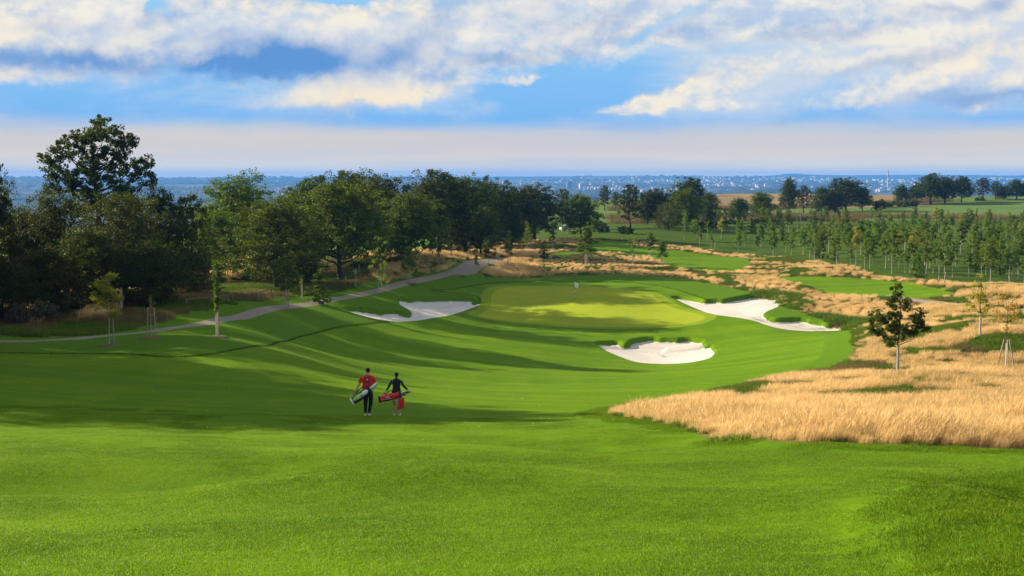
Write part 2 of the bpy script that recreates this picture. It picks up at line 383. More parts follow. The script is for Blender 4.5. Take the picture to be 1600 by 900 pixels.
PARK = smooth_poly(GP([(190, 474), (262, 466), (330, 462), (400, 455), (470, 448), (520, 436), (560, 424), (590, 418), (585, 424), (545, 438), (505, 449), (440, 458), (390, 462), (340, 473), (270, 478)]), 1)
ORCH = smooth_poly(np.vstack([GP([(700, 385), (900, 372), (1000, 377), (1100, 388), (1200, 401), (1300, 416), (1380, 434), (1440, 441), (1600, 448), (1700, 452)]), [[230, 330], [230, 400], [0, 400], [-10, 330]]]), 1)
FIELD = np.array([[20, 372], [70, 388], [100, 372], [150, 340], [170, 400], [210, 500], [150, 478], [110, 468], [60, 440], [20, 420]])
print('terrain fit ok', G(700, 600), G(171, 541), G(898, 469), G(1402, 595))
# ============================================================ properties and mesh helpers
def tag(o, label=None, cat=None, group=None, kind=None):
    if label: o['label'] = label
    if cat: o['category'] = cat
    if group: o['group'] = group
    if kind: o['kind'] = kind
    return o

def mesh_np(name, V, Fc, mats=(), smooth=True, midx=None):
    """mesh from numpy vertices and an (n,3) or (n,4) face array"""
    V = np.ascontiguousarray(V, np.float32); Fc = np.ascontiguousarray(Fc, np.int32)
    me = bpy.data.meshes.new(name); k = Fc.shape[1]
    me.vertices.add(len(V)); me.vertices.foreach_set('co', V.ravel())
    me.loops.add(Fc.size); me.loops.foreach_set('vertex_index', Fc.ravel())
    me.polygons.add(len(Fc)); me.polygons.foreach_set('loop_start', np.arange(0, Fc.size, k, dtype=np.int32))
    me.polygons.foreach_set('loop_total', np.full(len(Fc), k, np.int32))
    if midx is not None: me.polygons.foreach_set('material_index', np.asarray(midx, np.int32))
    me.update(calc_edges=True)
    me.polygons.foreach_set('use_smooth', np.full(len(Fc), smooth))
    for m in mats: me.materials.append(m)
    return me

def link(name, me, parent=None):
    o = bpy.data.objects.new(name, me); COL.objects.link(o)
    if parent is not None: o.parent = parent
    return o

def empty(name, loc, rz=0.0):
    o = bpy.data.objects.new(name, None); COL.objects.link(o)
    o.location = loc; o.rotation_euler = (0, 0, rz); o.empty_display_size = .3
    return o

def copy_tree(root):
    r = root.copy(); COL.objects.link(r)
    for ch in root.children:
        c = ch.copy(); COL.objects.link(c); c.parent = r
        for g in ch.children:
            d = g.copy(); COL.objects.link(d); d.parent = c
    return r

MATS = {}
def mat(name, rough=0.8, spec=0.3):
    m = bpy.data.materials.new(name); m.use_nodes = True
    nt = m.node_tree; X.nt = nt
    b = nt.nodes['Principled BSDF']; b.inputs['Roughness'].default_value = rough
    b.inputs['Specular IOR Level'].default_value = spec
    MATS[name] = m
    return m, nt, b

def attr(name):
    n = X.nt.nodes.new('ShaderNodeAttribute'); n.attribute_name = name; return X(n.outputs['Fac'])

def plain(name, c, rough=.7, var=.25, scale=8, spec=.3, c2=None):
    """base colour with soft noise variation"""
    m, nt, b = mat(name, rough, spec)
    tc = nt.nodes.new('ShaderNodeTexCoord')
    n = noise(tc.outputs['Object'], scale, 4, .6)
    c2 = c2 or tuple(x * (1 - var) for x in c)
    nt.links.new(mixc(n.sst(.3, .7), c, c2), b.inputs['Base Color'])
    return m

# ============================================================ ground material
def ground_material():
    m, nt, b = mat('ground', .95, .03)
    geo = nt.nodes.new('ShaderNodeNewGeometry'); pos = geo.outputs['Position']
    sp = nt.nodes.new('ShaderNodeSeparateXYZ'); nt.links.new(pos, sp.inputs[0])
    px, py = X(sp.outputs[0]), X(sp.outputs[1])
    nb = noise(pos, .05, 4, .5); nm = noise(pos, .35, 4, .6); nf = noise(pos, 3.5, 4, .65); nn = noise(pos, 22., 3, .7)
    rng = noise(xyz(px * .5, py * .09, 0.0), 1.0, 4, .6)
    # mown turf: fine vertical fibre, faint mowing lanes
    turf = mixc(nm.sst(.3, .7), (.068, .152, .0025), (.104, .200, .003))
    turf = mixc(nf.sst(.35, .75) * .45, turf, (.048, .108, .0025))
    turf = mixc(nn.sst(.42, .66) * .55, turf, (.16, .265, .007))
    turf = mixc(noise(pos, 9., 3, .6).sst(.5, .7) * .4, turf, (.040, .098, .002))
    turf = mixc(rng.sst(.45, .75) * .4, turf, (.128, .220, .004))
    lane = noise(xyz(px * .06 + py * .30, py * .02, 0.0), 1.0, 2, .5)
    turf = mixc(lane.sst(.44, .56) * .32, turf, (.045, .118, .0022))
    semi = mixc(nf.sst(.3, .7) * .7, (.058, .135, .003), (.084, .168, .004))
    semi = mixc(nn.sst(.40, .70) * .3, semi, (.10, .17, .010))
    greenc = mixc(nm.sst(.3, .7), (.235, .300, .016), (.265, .325, .020))
    greenc = mixc(rng.sst(.4, .7) * .3, greenc, (.215, .285, .014))
    # rough: soil, straw and weeds
    rough = mixc(nm.sst(.40, .62), (.13, .095, .035), (.055, .085, .014))
    rough = mixc(nf.sst(.35, .7) * .6, rough, (.21, .15, .06))
    orch = mixc(nm.sst(.35, .65), (.035, .078, .005), (.055, .095, .008))
    rowsn = noise(xyz(px * .25, py * .9, 0.0), 1.0, 3, .6)
    orch = mixc(rowsn.sst(.45, .7) * .6, orch, (.065, .075, .018))
    fieldc = mixc(noise(xyz(px * .02, py * .2, 0.0), 1.0, 4, .6).sst(.35, .65), (.075, .135, .035), (.105, .165, .045))
    fieldc = mixc(noise(xyz(px * .12, py * .6, 0.0), 1.0, 4, .7).sst(.5, .7) * attr('pale'), fieldc, (.26, .27, .13))
    brown = mixc(noise(xyz(px * .12 + py * .02, py * .03, 0.0), 1.0, 4, .6).sst(.4, .6), (.24, .18, .10), (.17, .13, .065))
    meadow = mixc(nb.sst(.3, .7), (.075, .12, .03), (.095, .15, .035))
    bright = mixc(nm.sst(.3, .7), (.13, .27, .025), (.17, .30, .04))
    sand = mixc(nf.sst(.3, .75) * .5, (.54, .515, .495), (.46, .435, .41))
    sand = mixc(nn.sst(.5, .75) * .3, sand, (.31, .29, .27))
    sand = mixc((nb + nm * .3).sst(.62, .80) * .4, sand, (.37, .32, .26))
    pathc = mixc(nf.sst(.3, .7), (.19, .165, .145), (.25, .215, .18))
    pathc = mixc(nn.sst(.45, .7) * .4, pathc, (.18, .155, .13))
    jit = (nf - .5) * .5
    col = rough
    col = mixc((attr('sd_orch') + (nm - .5) * 6.0).sst(-1.5, 1.5), col, orch)
    col = mixc((attr('sd_meadow') + (nm - .5) * 8.0).sst(-3., 3.), col, meadow)
    col = mixc((attr('sd_field') + (nm - .5) * 3.0).sst(-1.5, 1.5), col, fieldc)
    col = mixc((attr('sd_brown') + (nm - .5) * 3.0).sst(-2., 2.), col, brown)
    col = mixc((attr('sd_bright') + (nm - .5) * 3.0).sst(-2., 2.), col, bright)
    col = mixc((attr('sd_verge') + jit * 2.0 + (nm - .5) * 1.5).sst(-.6, .6), col, semi)
    col = mixc((attr('sd_fair') + jit * .5).sst(-.08, .08), col, semi)
    col = mixc((attr('sd_cut') + jit * .1).sst(-.05, .05), col, turf)
    col = mixc((attr('sd_strip') + jit * .6).sst(-.25, .25), col, turf)
    col = mixc((attr('sd_green') + jit * .15 + 1.2).sst(-.15, .15), col, mixc(.5, turf, greenc))
    col = mixc((attr('sd_green') + jit * .1).sst(-.08, .08), col, greenc)
    col = mixc((attr('sd_park') + jit).sst(-.3, .3), col, mixc(.5, pathc, (.06, .055, .055)))
    col = mixc((attr('sd_path') + jit * .35).sst(-.06, .06), col, pathc)
    col = mixc((attr('sd_sand') - .06 + jit * .04).sst(-.04, .04), col, sand)
    dark = noise(xyz(px * 1.0, py * .35, 0.0), .012, 5, .6)
    nt.links.new(col, b.inputs['Base Color'])
    # relief of turf and sand
    bmp = nt.nodes.new('ShaderNodeBump'); bmp.inputs['Strength'].default_value = .55; bmp.inputs['Distance'].default_value = .05
    sandm = attr('sd_sand').sst(-.04, .04)
    hgt = (nn * .6 + nf * .6 + nm * .8) * (1.0 - sandm * .6)
    nt.links.new(hgt.v, bmp.inputs['Height']); nt.links.new(bmp.outputs[0], b.inputs['Normal'])
    b.inputs['Sheen Weight'].default_value = 0.0
    return m

def far_material():
    m, nt, b = mat('far_land', .95, .05)
    geo = nt.nodes.new('ShaderNodeNewGeometry'); pos = geo.outputs['Position']
    n1 = noise(pos, .004, 5, .6); n2 = noise(pos, .02, 4, .65)
    c = mixc(n1.sst(.4, .6), (.035, .055, .022), (.10, .12, .05))
    c = mixc(n2.sst(.52, .66) * .7, c, (.20, .19, .14))
    c = mixc(attr('wood'), c, (.022, .035, .012))
    nt.links.new(c, b.inputs['Base Color'])
    return m

# ============================================================ the ground sheet
def steps(segs):
    out = [segs[0][0]]
    for a, b_, d0, d1 in segs:
        y = a
        while y < b_ - 1e-6:
            y += d0 + (d1 - d0) * (y - a) / (b_ - a); out.append(min(y, b_))
    return np.array(out)
ys = steps([(-24, 8, 2.5, 1.0), (8, 60, .35, .45), (60, 104, .5, .5), (104, 168, .30, .30), (168, 300, .8, 1.3), (300, 1000, 3, 14)])
cs = np.concatenate([np.linspace(-2.2, -.46, 60)[:-1], np.linspace(-.46, .46, 620), np.linspace(.46, 2.2, 60)[1:]])
# columns fan out from behind the camera, so that the mesh is finest where one looks
YY, CC = np.meshgrid(ys, cs, indexing='ij')
XX = CC * (YY + 16.0 + 12 * np.exp(-np.maximum(YY, 0) / 12))
ZB = h0(XX, YY)
sdF, _, _ = seg_dist(XX, YY, FAIRWAY)
sdG, _, _ = seg_dist(XX, YY, GREEN)
wob = (fbm(XX / .9, YY / .9, 3, 31) - .5)
BUNKERS = {'left': BUNK_L, 'mid': BUNK_M, 'right': BUNK_R, 'near': BUNK_N}
sdS = np.full(XX.shape, -1e3); who = np.zeros(XX.shape, np.int8); Z = ZB.copy()
for k, (nm_, poly) in enumerate(BUNKERS.items()):
    sel = (XX > poly[:, 0].min() - 8) & (XX < poly[:, 0].max() + 8) & (YY > poly[:, 1].min() - 12) & (YY < poly[:, 1].max() + 12)
    s, dx, dy = seg_dist(XX[sel], YY[sel], poly)
    back = sstep(np.where(s > 0, dy, -dy), -.25, .35)                # 1 where the nearest rim lies beyond
    s = s + (wob[sel] * .16 + .30) * (.3 + .7 * back)
    lipd = (.08 + .42 * back) * (1.5 if nm_ == 'near' else 1)
    zi = Z[sel]
    inside = -lipd * sstep(s, -.12 - .22 * back, .12) - .14 * sstep(s, .3, 3.5) * (1 - back)
    outside = (.02 * back) * np.exp(-((s + 1.6) / 1.5) ** 2)
    Z[sel] = zi + inside + np.where(s < .3, outside, outside * np.exp(-np.maximum(s - .3, 0) * 3))
    t = sdS[sel]; w_ = who[sel]; m_ = s > t
    sdS[sel] = np.where(m_, s, t); w_[m_] = k + 1; who[sel] = w_
def band(C, hw):
    s, _, _ = seg_dist(XX, YY, C, False); return hw + s          # s is minus the distance
sdP = np.maximum(np.maximum(band(PATH_C, .68), band(PATH2_C, .6)), seg_dist(XX, YY, PATH_W)[0])
sdPk, _, _ = seg_dist(XX, YY, PARK)
sdV = np.maximum(band(PATH_C, 3.6), -1e3)
# the mown collar cut: turf inside, longer semi-rough outside the line
CUT = smooth_poly(np.vstack([GP([(0, 552), (100, 552), (200, 553), (250, 559), (300, 558), (350, 551), (400, 543), (450, 530), (490, 520), (530, 511), (590, 503), (640, 502), (720, 488), (748, 478), (752, 462), (700, 456), (660, 452), (740, 447), (790, 441), (850, 437), (862, 439), (900, 441), (960, 441), (1020, 445), (1060, 453), (1085, 462),
       (1110, 470), (1200, 500), (1240, 512), (1290, 520), (1285, 545), (1270, 568), (1200, 588), (1100, 611), (1000, 628), (920, 640), (880, 655), (960, 666), (1030, 671), (1090, 683), (1150, 700), (1300, 706), (1600, 712)]),
       [[14, 26]], GP([(1640, 741), (1560, 742), (1480, 746), (1425, 753), (1382, 768), (1362, 795), (1357, 830), (1364, 870), (1385, 897)]), [[2.9, 8], [2.2, 4], [3, -24], [-60, -24], [-60, 44], [-50, 66]]]), 2)
sdC, _, _ = seg_dist(XX, YY, CUT)
sdO, _, _ = seg_dist(XX, YY, ORCH)
sdFi, _, _ = seg_dist(XX, YY, FIELD)
sdSt = np.maximum(seg_dist(XX, YY, STRIP1)[0], seg_dist(XX, YY, STRIP2)[0])
az = 800 + 2000 * XX / np.maximum(YY, 1)
sdM = np.minimum(YY - 345 - 14 * (fbm(az / 60, az * 0, 2, 3) - .5), 900 - YY)
sdB = np.minimum(np.minimum(YY - 455, (az - 1095) * .5), (1460 - az) * .5)
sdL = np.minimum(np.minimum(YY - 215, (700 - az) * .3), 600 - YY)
pale = np.clip(sstep(az, 1330, 1430) * (1 - sstep(YY, 330, 400)), 0, 1)
# the semi-rough and the rough stand a little higher than what is mown shorter
Z = Z + np.where(YY < 25, .09, .045) * (1 - sstep(sdC, -.35, .02)) * (YY < 200) * (sdS < 0)
Z = Z + .10 * (fbm(XX / 1.3, YY / 1.3, 3, 41) - .5) * (1 - sstep(sdF, -2, .3)) * (YY < 340) * (sdP < 0)
Z = Z + .9 * (fbm(XX / 7, YY / 7, 3, 43) - .5) * (1 - sstep(sdF, -6, -.5)) * (YY < 340) * sstep(YY, 50, 80) * (sdP < 0) * (sdSt < 0) * (sdPk < 0) * (sdO < 2) * sstep(-sdP, 0, 3)
nr, nc = XX.shape
V = np.stack([XX, YY, Z], -1).reshape(-1, 3)
idx = np.arange(nr * nc).reshape(nr, nc)
Q = np.stack([idx[:-1, :-1], idx[:-1, 1:], idx[1:, 1:], idx[1:, :-1]], -1).reshape(-1, 4)
def fc(a):  # mean over a face's corners
    return .25 * (a[:-1, :-1] + a[:-1, 1:] + a[1:, 1:] + a[1:, :-1]).ravel()
gx = np.cross(V[Q[:, 2]] - V[Q[:, 0]], V[Q[:, 3]] - V[Q[:, 1]])
NR = np.zeros_like(V)
for k in range(4): np.add.at(NR, Q[:, k], gx)
NR /= np.linalg.norm(NR, axis=1)[:, None]
ATT = dict(sd_park=sdPk, sd_fair=sdF, sd_green=sdG, sd_sand=sdS, sd_path=sdP, sd_verge=sdV, sd_cut=sdC, sd_orch=sdO, sd_field=sdFi, sd_strip=sdSt, sd_meadow=sdM, sd_brown=sdB, sd_bright=sdL, pale=pale)
GM = ground_material()
fS, fG, fC, fF, fP, fO, fFi, fSt, fM = (fc(a) for a in (sdS, sdG, sdC, sdF, sdP, sdO, sdFi, sdSt, sdM))
fB = fc(sdB); fL = fc(sdL); fY = fc(YY)
fw_ = who[:-1, :-1].ravel()
reg = np.full(len(Q), 0)                                   # 0 rough
reg[(fO > 0)] = 1; reg[fM > 0] = 7; reg[fFi > 0] = 2; reg[fB > 0] = 8; reg[fL > 0] = 9
reg[fSt > 0] = 3; reg[fF > 0] = 4; reg[fG > 0] = 5; reg[fP > 0] = 6
for k in range(4): reg[(fS > 0) & (fw_ == k + 1)] = 10 + k
NAMES = {0: ('rough', 'straw coloured rough ground round the mown golf hole'), 1: ('nursery_field', 'mown green ground under the rows of young trees'),
         2: ('field', 'smooth green crop field beyond the rows of young trees'), 3: ('fairway', 'narrow bright green fairways winding through the rough behind the green'),
         4: ('fairway', 'bright green mown fairway sloping down to the putting green'), 5: ('putting_green', 'pale yellow green putting surface around the flag'),
         6: ('path', 'pale grey cart path curving along the trees'), 7: ('meadow', 'grassy land along the ridge before the valley'), 8: ('field', 'pale brown stubble field on the ridge'), 9: ('meadow', 'bright sunlit meadow behind the dark left trees'),
         10: ('sand_bunker', 'white sand bunker left of the putting green with a grassy tongue'), 11: ('sand_bunker', 'oval white sand bunker in front of the putting green'),
         12: ('sand_bunker', 'long white sand bunker running into the straw grass'), 13: ('sand_bunker', 'sliver of white sand in the hollow by the lower corner mound')}
for r, (nm_, lab) in NAMES.items():
    f = Q[reg == r]
    if len(f) == 0: continue
    used, inv = np.unique(f, return_inverse=True)
    me = mesh_np(nm_, V[used], inv.reshape(f.shape), [GM])
    for a, arr in ATT.items():
        at = me.attributes.new(a, 'FLOAT', 'POINT'); at.data.foreach_set('value', arr.ravel()[used].astype(np.float32))
    me.normals_split_custom_set_from_vertices(NR[used].astype(np.float32))
    tag(link(nm_, me), lab, kind='structure')

# final ground height, by bilinear look-up in the sheet
def H(x, y):
    x = np.asarray(x, float); y = np.asarray(y, float)
    fi = np.interp(y, ys, np.arange(nr)); c = x / (y + 16.0 + 12 * np.exp(-np.maximum(y, 0) / 12)); fj = np.interp(c, cs, np.arange(nc))
    i = np.minimum(fi.astype(int), nr - 2); j = np.minimum(fj.astype(int), nc - 2); a = fi - i; b_ = fj - j
    return (Z[i, j] * (1 - a) * (1 - b_) + Z[i + 1, j] * a * (1 - b_) + Z[i, j + 1] * (1 - a) * b_ + Z[i + 1, j + 1] * a * b_)
def look(arr, x, y):
    i = np.rint(np.interp(y, ys, np.arange(nr))).astype(int); c = x / (y + 16.0 + 12 * np.exp(-np.maximum(y, 0) / 12)); j = np.rint(np.interp(c, cs, np.arange(nc))).astype(int)
    return arr[i, j]

# far land, from the ridge to the mountains
def far_land():
    D = steps([(985, 2600, 60, 90), (2600, 15300, 70, 110)]); A = np.linspace(-.62, .62, 420)
    DD, AA = np.meshgrid(D, A, indexing='ij')
    x = DD * np.sin(AA); y = DD * np.cos(AA); z = h_far(x, y)
    z[0] -= 3
    # at the inner rim meet the near sheet
    V_ = np.stack([x, y, z], -1).reshape(-1, 3); r, c = x.shape; ix = np.arange(r * c).reshape(r, c)
    Q_ = np.stack([ix[:-1, :-1], ix[:-1, 1:], ix[1:, 1:], ix[1:, :-1]], -1).reshape(-1, 4)
    me = mesh_np('valley', V_, Q_, [far_material()])
    a = 800 + 2000 * AA
    wood = np.exp(-((DD - 4650) / 650) ** 4) * sstep(fbm(x / 300, y / 300, 3, 8), .30, .42) + (fbm(x / 500, y / 500, 4, 18) > .56) * .9 + sstep(DD, 12500, 13500)
    at = me.attributes.new('wood', 'FLOAT', 'POINT'); at.data.foreach_set('value', np.clip(wood, 0, 1).ravel().astype(np.float32))
    tag(link('valley', me), 'hazy blue valley with far hills and mountains', kind='structure')
far_land()

# the air between here and the far hills
def haze():
    m = bpy.data.materials.new('haze'); m.use_nodes = True; nt = m.node_tree; nt.nodes.clear()
    o = nt.nodes.new('ShaderNodeOutputMaterial'); v = nt.nodes.new('ShaderNodeVolumePrincipled')
    v.inputs['Color'].default_value = (.10, .36, .98, 1); v.inputs['Density'].default_value = 0.95e-4; v.inputs['Anisotropy'].default_value = 0.0
    nt.links.new(v.outputs[0], o.inputs['Volume'])
    x0, x1, y0, y1, z0, z1 = -9800, 9800, -60, 15600, -112, 70
    Vv = [(x0, y0, z0), (x1, y0, z0), (x1, y1, z0), (x0, y1, z0), (x0, y0, z1), (x1, y0, z1), (x1, y1, z1), (x0, y1, z1)]
    Fv = [(0, 3, 2, 1), (4, 5, 6, 7), (0, 1, 5, 4), (1, 2, 6, 5), (2, 3, 7, 6), (3, 0, 4, 7)]
    me = mesh_np('haze', np.array(Vv), np.array(Fv), [m], smooth=False)
    tag(link('haze', me), 'pale blue haze lying over the valley', kind='stuff')
haze()
# ============================================================ vegetation
RNG = np.random.default_rng(7)

def leaf_mat(name, a, b_, c=None, trans=.35, ns=.35, rough=.55):
    m, nt, b = mat(name, rough, .10)
    geo = nt.nodes.new('ShaderNodeNewGeometry'); oi = nt.nodes.new('ShaderNodeObjectInfo')
    n1 = noise(geo.outputs['Position'], ns, 3, .6); n2 = attr('rnd')
    col = mixc((n1.sst(.3, .7) * .6 + n2 * .4), a, b_)
    col = mixc((n2.sst(.72, 1.0)) * .8, col, c or b_)
    hs = nt.nodes.new('ShaderNodeHueSaturation'); nt.links.new(col, hs.inputs['Color'])
    nt.links.new((X(oi.outputs['Random']) * .5 + .75).v, hs.inputs['Value'])
    nt.links.new((X(oi.outputs['Random']) * .03 + .485).v, hs.inputs['Hue'])
    nt.links.new(hs.outputs[0], b.inputs['Base Color'])
    tr = nt.nodes.new('ShaderNodeBsdfTranslucent'); mx = nt.nodes.new('ShaderNodeMixShader'); mx.inputs[0].default_value = trans
    br = nt.nodes.new('ShaderNodeMix'); br.data_type = 'RGBA'; br.blend_type = 'MULTIPLY'; br.inputs[0].default_value = 1
    nt.links.new(hs.outputs[0], br.inputs[6]); br.inputs[7].default_value = (1.35, 1.35, .6, 1)
    nt.links.new(br.outputs[2], tr.inputs['Color'])
    nt.links.new(b.outputs[0], mx.inputs[1]); nt.links.new(tr.outputs[0], mx.inputs[2])
    nt.links.new(mx.outputs[0], nt.nodes['Material Output'].inputs['Surface'])
    return m

L_DARK = leaf_mat('leaf_dark', (.022, .038, .002), (.040, .062, .003), (.10, .135, .008), .34)
L_MID = leaf_mat('leaf_mid', (.036, .063, .003), (.066, .105, .005), (.17, .21, .012), .40)
L_OLIVE = leaf_mat('leaf_olive', (.028, .040, .003), (.048, .066, .005), (.11, .13, .012), .36)
L_SAP = leaf_mat('leaf_sapling', (.070, .125, .008), (.12, .19, .014), (.22, .28, .03), .42)
L_YEL = leaf_mat('leaf_yellow', (.20, .25, .015), (.30, .31, .02), (.45, .26, .02), .32)
L_ORA = leaf_mat('leaf_orange', (.30, .15, .03), (.22, .18, .03), (.38, .10, .03), .32)
L_MAPLE = leaf_mat('leaf_maple', (.045, .090, .006), (.085, .145, .010), (.16, .22, .02), .40)
L_GREY = leaf_mat('leaf_grey', (.055, .06, .035), (.10, .10, .06), (.17, .14, .09), .2)
BARK = plain('bark', (.075, .058, .042), .95, .5, 6)
BARK_D = plain('bark_dark', (.040, .032, .024), .95, .4, 5)
WHITE_BARK = plain('white_painted_bark', (.42, .40, .36), .85, .35, 9)
STAKE = plain('stake_wood', (.34, .29, .23), .9, .4, 6)
MULCH = plain('mulch', (.16, .10, .06), .95, .5, 12)

def tube(pts, rad, n=6):
    """a tapering tube along points; returns vertices and quads"""
    pts = np.asarray(pts, float); m = len(pts); V_ = []; Q_ = []
    t = np.gradient(pts, axis=0); t /= np.linalg.norm(t, axis=1)[:, None] + 1e-9
    ref = np.array([1., 0, 0]) if abs(t[0][0]) < .8 else np.array([0, 1., 0])
    for i in range(m):
        u = np.cross(t[i], ref); u /= np.linalg.norm(u); w = np.cross(t[i], u)
        for k in range(n):
            a = 2 * pi * k / n; V_.append(pts[i] + rad[i] * (cos(a) * u + sin(a) * w))
    for i in range(m - 1):
        for k in range(n): Q_.append((i * n + k, i * n + (k + 1) % n, (i + 1) * n + (k + 1) % n, (i + 1) * n + k))
    return np.array(V_), np.array(Q_)

class Acc:
    def __init__(s): s.V = []; s.Q = []; s.n = 0
    def add(s, V_, Q_): s.V.append(V_); s.Q.append(np.asarray(Q_) + s.n); s.n += len(V_)
    def mesh(s, name, mats): return mesh_np(name, np.vstack(s.V), np.vstack(s.Q), mats)

def leaves_mesh(name, C, size, m, rng, up=.35, out=None):
    """one pointed quad per centre C"""
    n = len(C); nrm = rng.normal(size=(n, 3)); nrm[:, 2] += up * 2
    if out is not None: nrm += out * .8
    nrm /= np.linalg.norm(nrm, axis=1)[:, None]
    r = rng.normal(size=(n, 3)); a = np.cross(nrm, r); a /= np.linalg.norm(a, axis=1)[:, None] + 1e-9; b_ = np.cross(nrm, a)
    s = (size * rng.uniform(.6, 1.35, n))[:, None]
    V_ = np.stack([C - a * s * .6, C + b_ * s * .38 + nrm * s * .1, C + a * s * .6, C - b_ * s * .38 + nrm * s * .1], 1).reshape(-1, 3)
    Q_ = np.arange(4 * n).reshape(n, 4)
    me = mesh_np(name, V_, Q_, [m], smooth=False)
    at = me.attributes.new('rnd', 'FLOAT', 'POINT'); at.data.foreach_set('value', np.repeat(rng.random(n), 4).astype(np.float32))
    return me

def lobes_leaves(lobes, n, rng, clump=.55, fill=.25):
    """leaf centres gathered in small clumps on the shells of ellipsoid lobes"""
    lobes = np.asarray(lobes, float); vol = (lobes[:, 3] * lobes[:, 4] * lobes[:, 5]) ** (2 / 3); w = vol / vol.sum()
    Cs = []; Os = []
    for L, wi in zip(lobes, w):
        k = max(3, int(n * wi / 38))
        d = rng.normal(size=(k, 3)); d /= np.linalg.norm(d, axis=1)[:, None]
        rad = np.where(rng.random(k) < fill, rng.uniform(.25, .8, k), rng.uniform(.78, 1.08, k))
        cc = L[:3] + d * rad[:, None] * L[3:6]
        m = max(1, int(n * wi / k)); cs = clump * rng.uniform(.55, 1.25, k)
        off = rng.normal(size=(k, m, 3)); off *= (rng.random((k, m, 1)) ** .4) / (np.linalg.norm(off, axis=2, keepdims=True) + 1e-9)
        off[..., 2] *= .75
        Cs.append((cc[:, None] + off * cs[:, None, None]).reshape(-1, 3)); Os.append(np.repeat(d, m, 0))
    return np.vstack(Cs), np.vstack(Os)

def build_tree(name, lobes, H_, tr, nleaf, lsize, lm, rng, clump=.55, bark=None, lean=(0, 0), trunk_top=.8, fill=.25, limbs=True, clear=None):
    """returns (trunk mesh, crown mesh), base at the origin"""
    C, O = lobes_leaves(lobes, nleaf, rng, clump, fill)
    crown = leaves_mesh('crown', C, lsize, lm, rng, .3, O)
    A = Acc(); top = H_ * trunk_top; n = 9
    t = np.linspace(0, 1, n)
    sp = np.stack([lean[0] * t ** 1.3 + tr * .8 * np.sin(t * 5 + rng.uniform(0, 6)), lean[1] * t ** 1.3 + tr * .8 * np.cos(t * 4 + rng.uniform(0, 6)), top * t], -1); sp[0, :2] = 0
    rd = tr * (1.0 - .85 * t); rd[0] = tr * 1.35
    A.add(*tube(sp, rd, 9))
    if limbs:
        for L in lobes:
            z0 = max((clear or H_ * .18), min(L[2] - .9 * np.hypot(L[0], L[1]) * .8, top * .85)); f = z0 / top
            if f > .95: continue
            s = np.array([np.interp(f, t, sp[:, 0]), np.interp(f, t, sp[:, 1]), z0]); e = np.array(L[:3]); mid = (s + e) / 2; mid[2] -= .12 * np.linalg.norm(e - s); mid[:2] += rng.normal(size=2) * .12
            r0 = max(tr * (1 - .85 * f) * .62, .02)
            A.add(*tube([s, (s + mid) / 2 + rng.normal(size=3) * .03, mid, (mid + e) / 2 + rng.normal(size=3) * .08, e], [r0, r0 * .8, r0 * .6, r0 * .4, r0 * .18], 5))
            for _ in range(3):
                d = rng.normal(size=3); d /= np.linalg.norm(d); q = e + d * L[3:6] * .85 if isinstance(L, np.ndarray) else e + d * np.array(L[3:6]) * .85
                A.add(*tube([mid * .3 + e * .7, (mid + q) / 2 + d * .1, q], [r0 * .3, r0 * .2, r0 * .06], 4))
    return A.mesh('trunk', [bark or BARK]), crown

def rand_lobes(rng, H_, W, base, k, flat=1.0, top=.95):
    """lobes filling a rounded crown of width W from height base to H_"""
    L = []
    for i in range(k):
        f = (i + .5) / k; z = base + (H_ - base) * (.12 + .78 * f)
        prof = math.sin(pi * min(1, (.22 + .70 * f) ** .9)) ** .7
        a = i * 2.4 + rng.uniform(-.5, .5); r = W / 2 * prof * rng.uniform(.35, .68)
        s = W / 2 * rng.uniform(.34, .5) * (.65 + .5 * prof)
        L.append((r * cos(a), r * sin(a), z, s, s, s * .72 * flat))
    s = W * .2; L.append((0, 0, H_ - s * .9, s, s, s * .8))
    L.append((0, 0, (base + H_) / 2, W * .26, W * .26, (H_ - base) * .3))
    return np.array(L)

# ---- the kinds of big tree, 12 m tall and 10 m wide before scaling
def variants():
    V_ = {}
    for i, (nm, lm, W, base, k, nl, ls, cl) in enumerate([
            ('broad', L_DARK, 11.5, 2.2, 24, 29000, .21, .66), ('broad2', L_MID, 11.5, 1.9, 26, 29000, .20, .64), ('broad3', L_MID, 10.8, 2.0, 22, 26000, .21, .7),
            ('round', L_DARK, 11.0, 1.6, 24, 27000, .21, .66), ('thicket', L_OLIVE, 11, .3, 26, 27000, .18, .7), ('thicket2', L_DARK, 11, .2, 26, 27000, .19, .7),
            ('light', L_OLIVE, 8.5, 2.2, 14, 9000, .24, .55)]):
        rng = np.random.default_rng(100 + i)
        V_[nm] = build_tree(nm, rand_lobes(rng, 12, W, base, k), 12, .30, nl, ls, lm, rng, cl, BARK_D if i in (0, 3, 5) else BARK, lean=(rng.uniform(-.6, .6), .2), clear=1.9 if base > 1 else .6)
    return V_
VAR = variants()

def at(u, D):
    """ground point on the sight column u at forward distance D"""
    p = P(u, 300, D); return float(p[0]), float(D), float(H(p[0], D))

TREE_N = [0]
def put_tree(kind, u, D, vtop, wpx, label, group='trees along the left side of the golf hole', rz=None, dims=(12.0, 10.0), name='broadleaf_tree', x=None, h=None, cat='tree'):
    if x is None: bx, by, bz = at(u, D)
    else: bx, by, bz = x, D, float(H(x, D))
    ztop = P(u, vtop, D)[2] if h is None else bz + h
    hgt = max(ztop - bz, 1.0) * 1.03; w = wpx / 2000 * D * (1.12 if name == 'broadleaf_tree' else 1.0)
    e = empty(name, (bx, by, bz - .05), RNG.uniform(0, 6.28) if rz is None else rz)
    tm, cm = VAR[kind]
    link('trunk', tm, e); link('crown', cm, e)
    e.scale = (w / dims[1], w / dims[1], hgt / dims[0])
    tag(e, label, cat, group)
    TREE_N[0] += 1
    return e

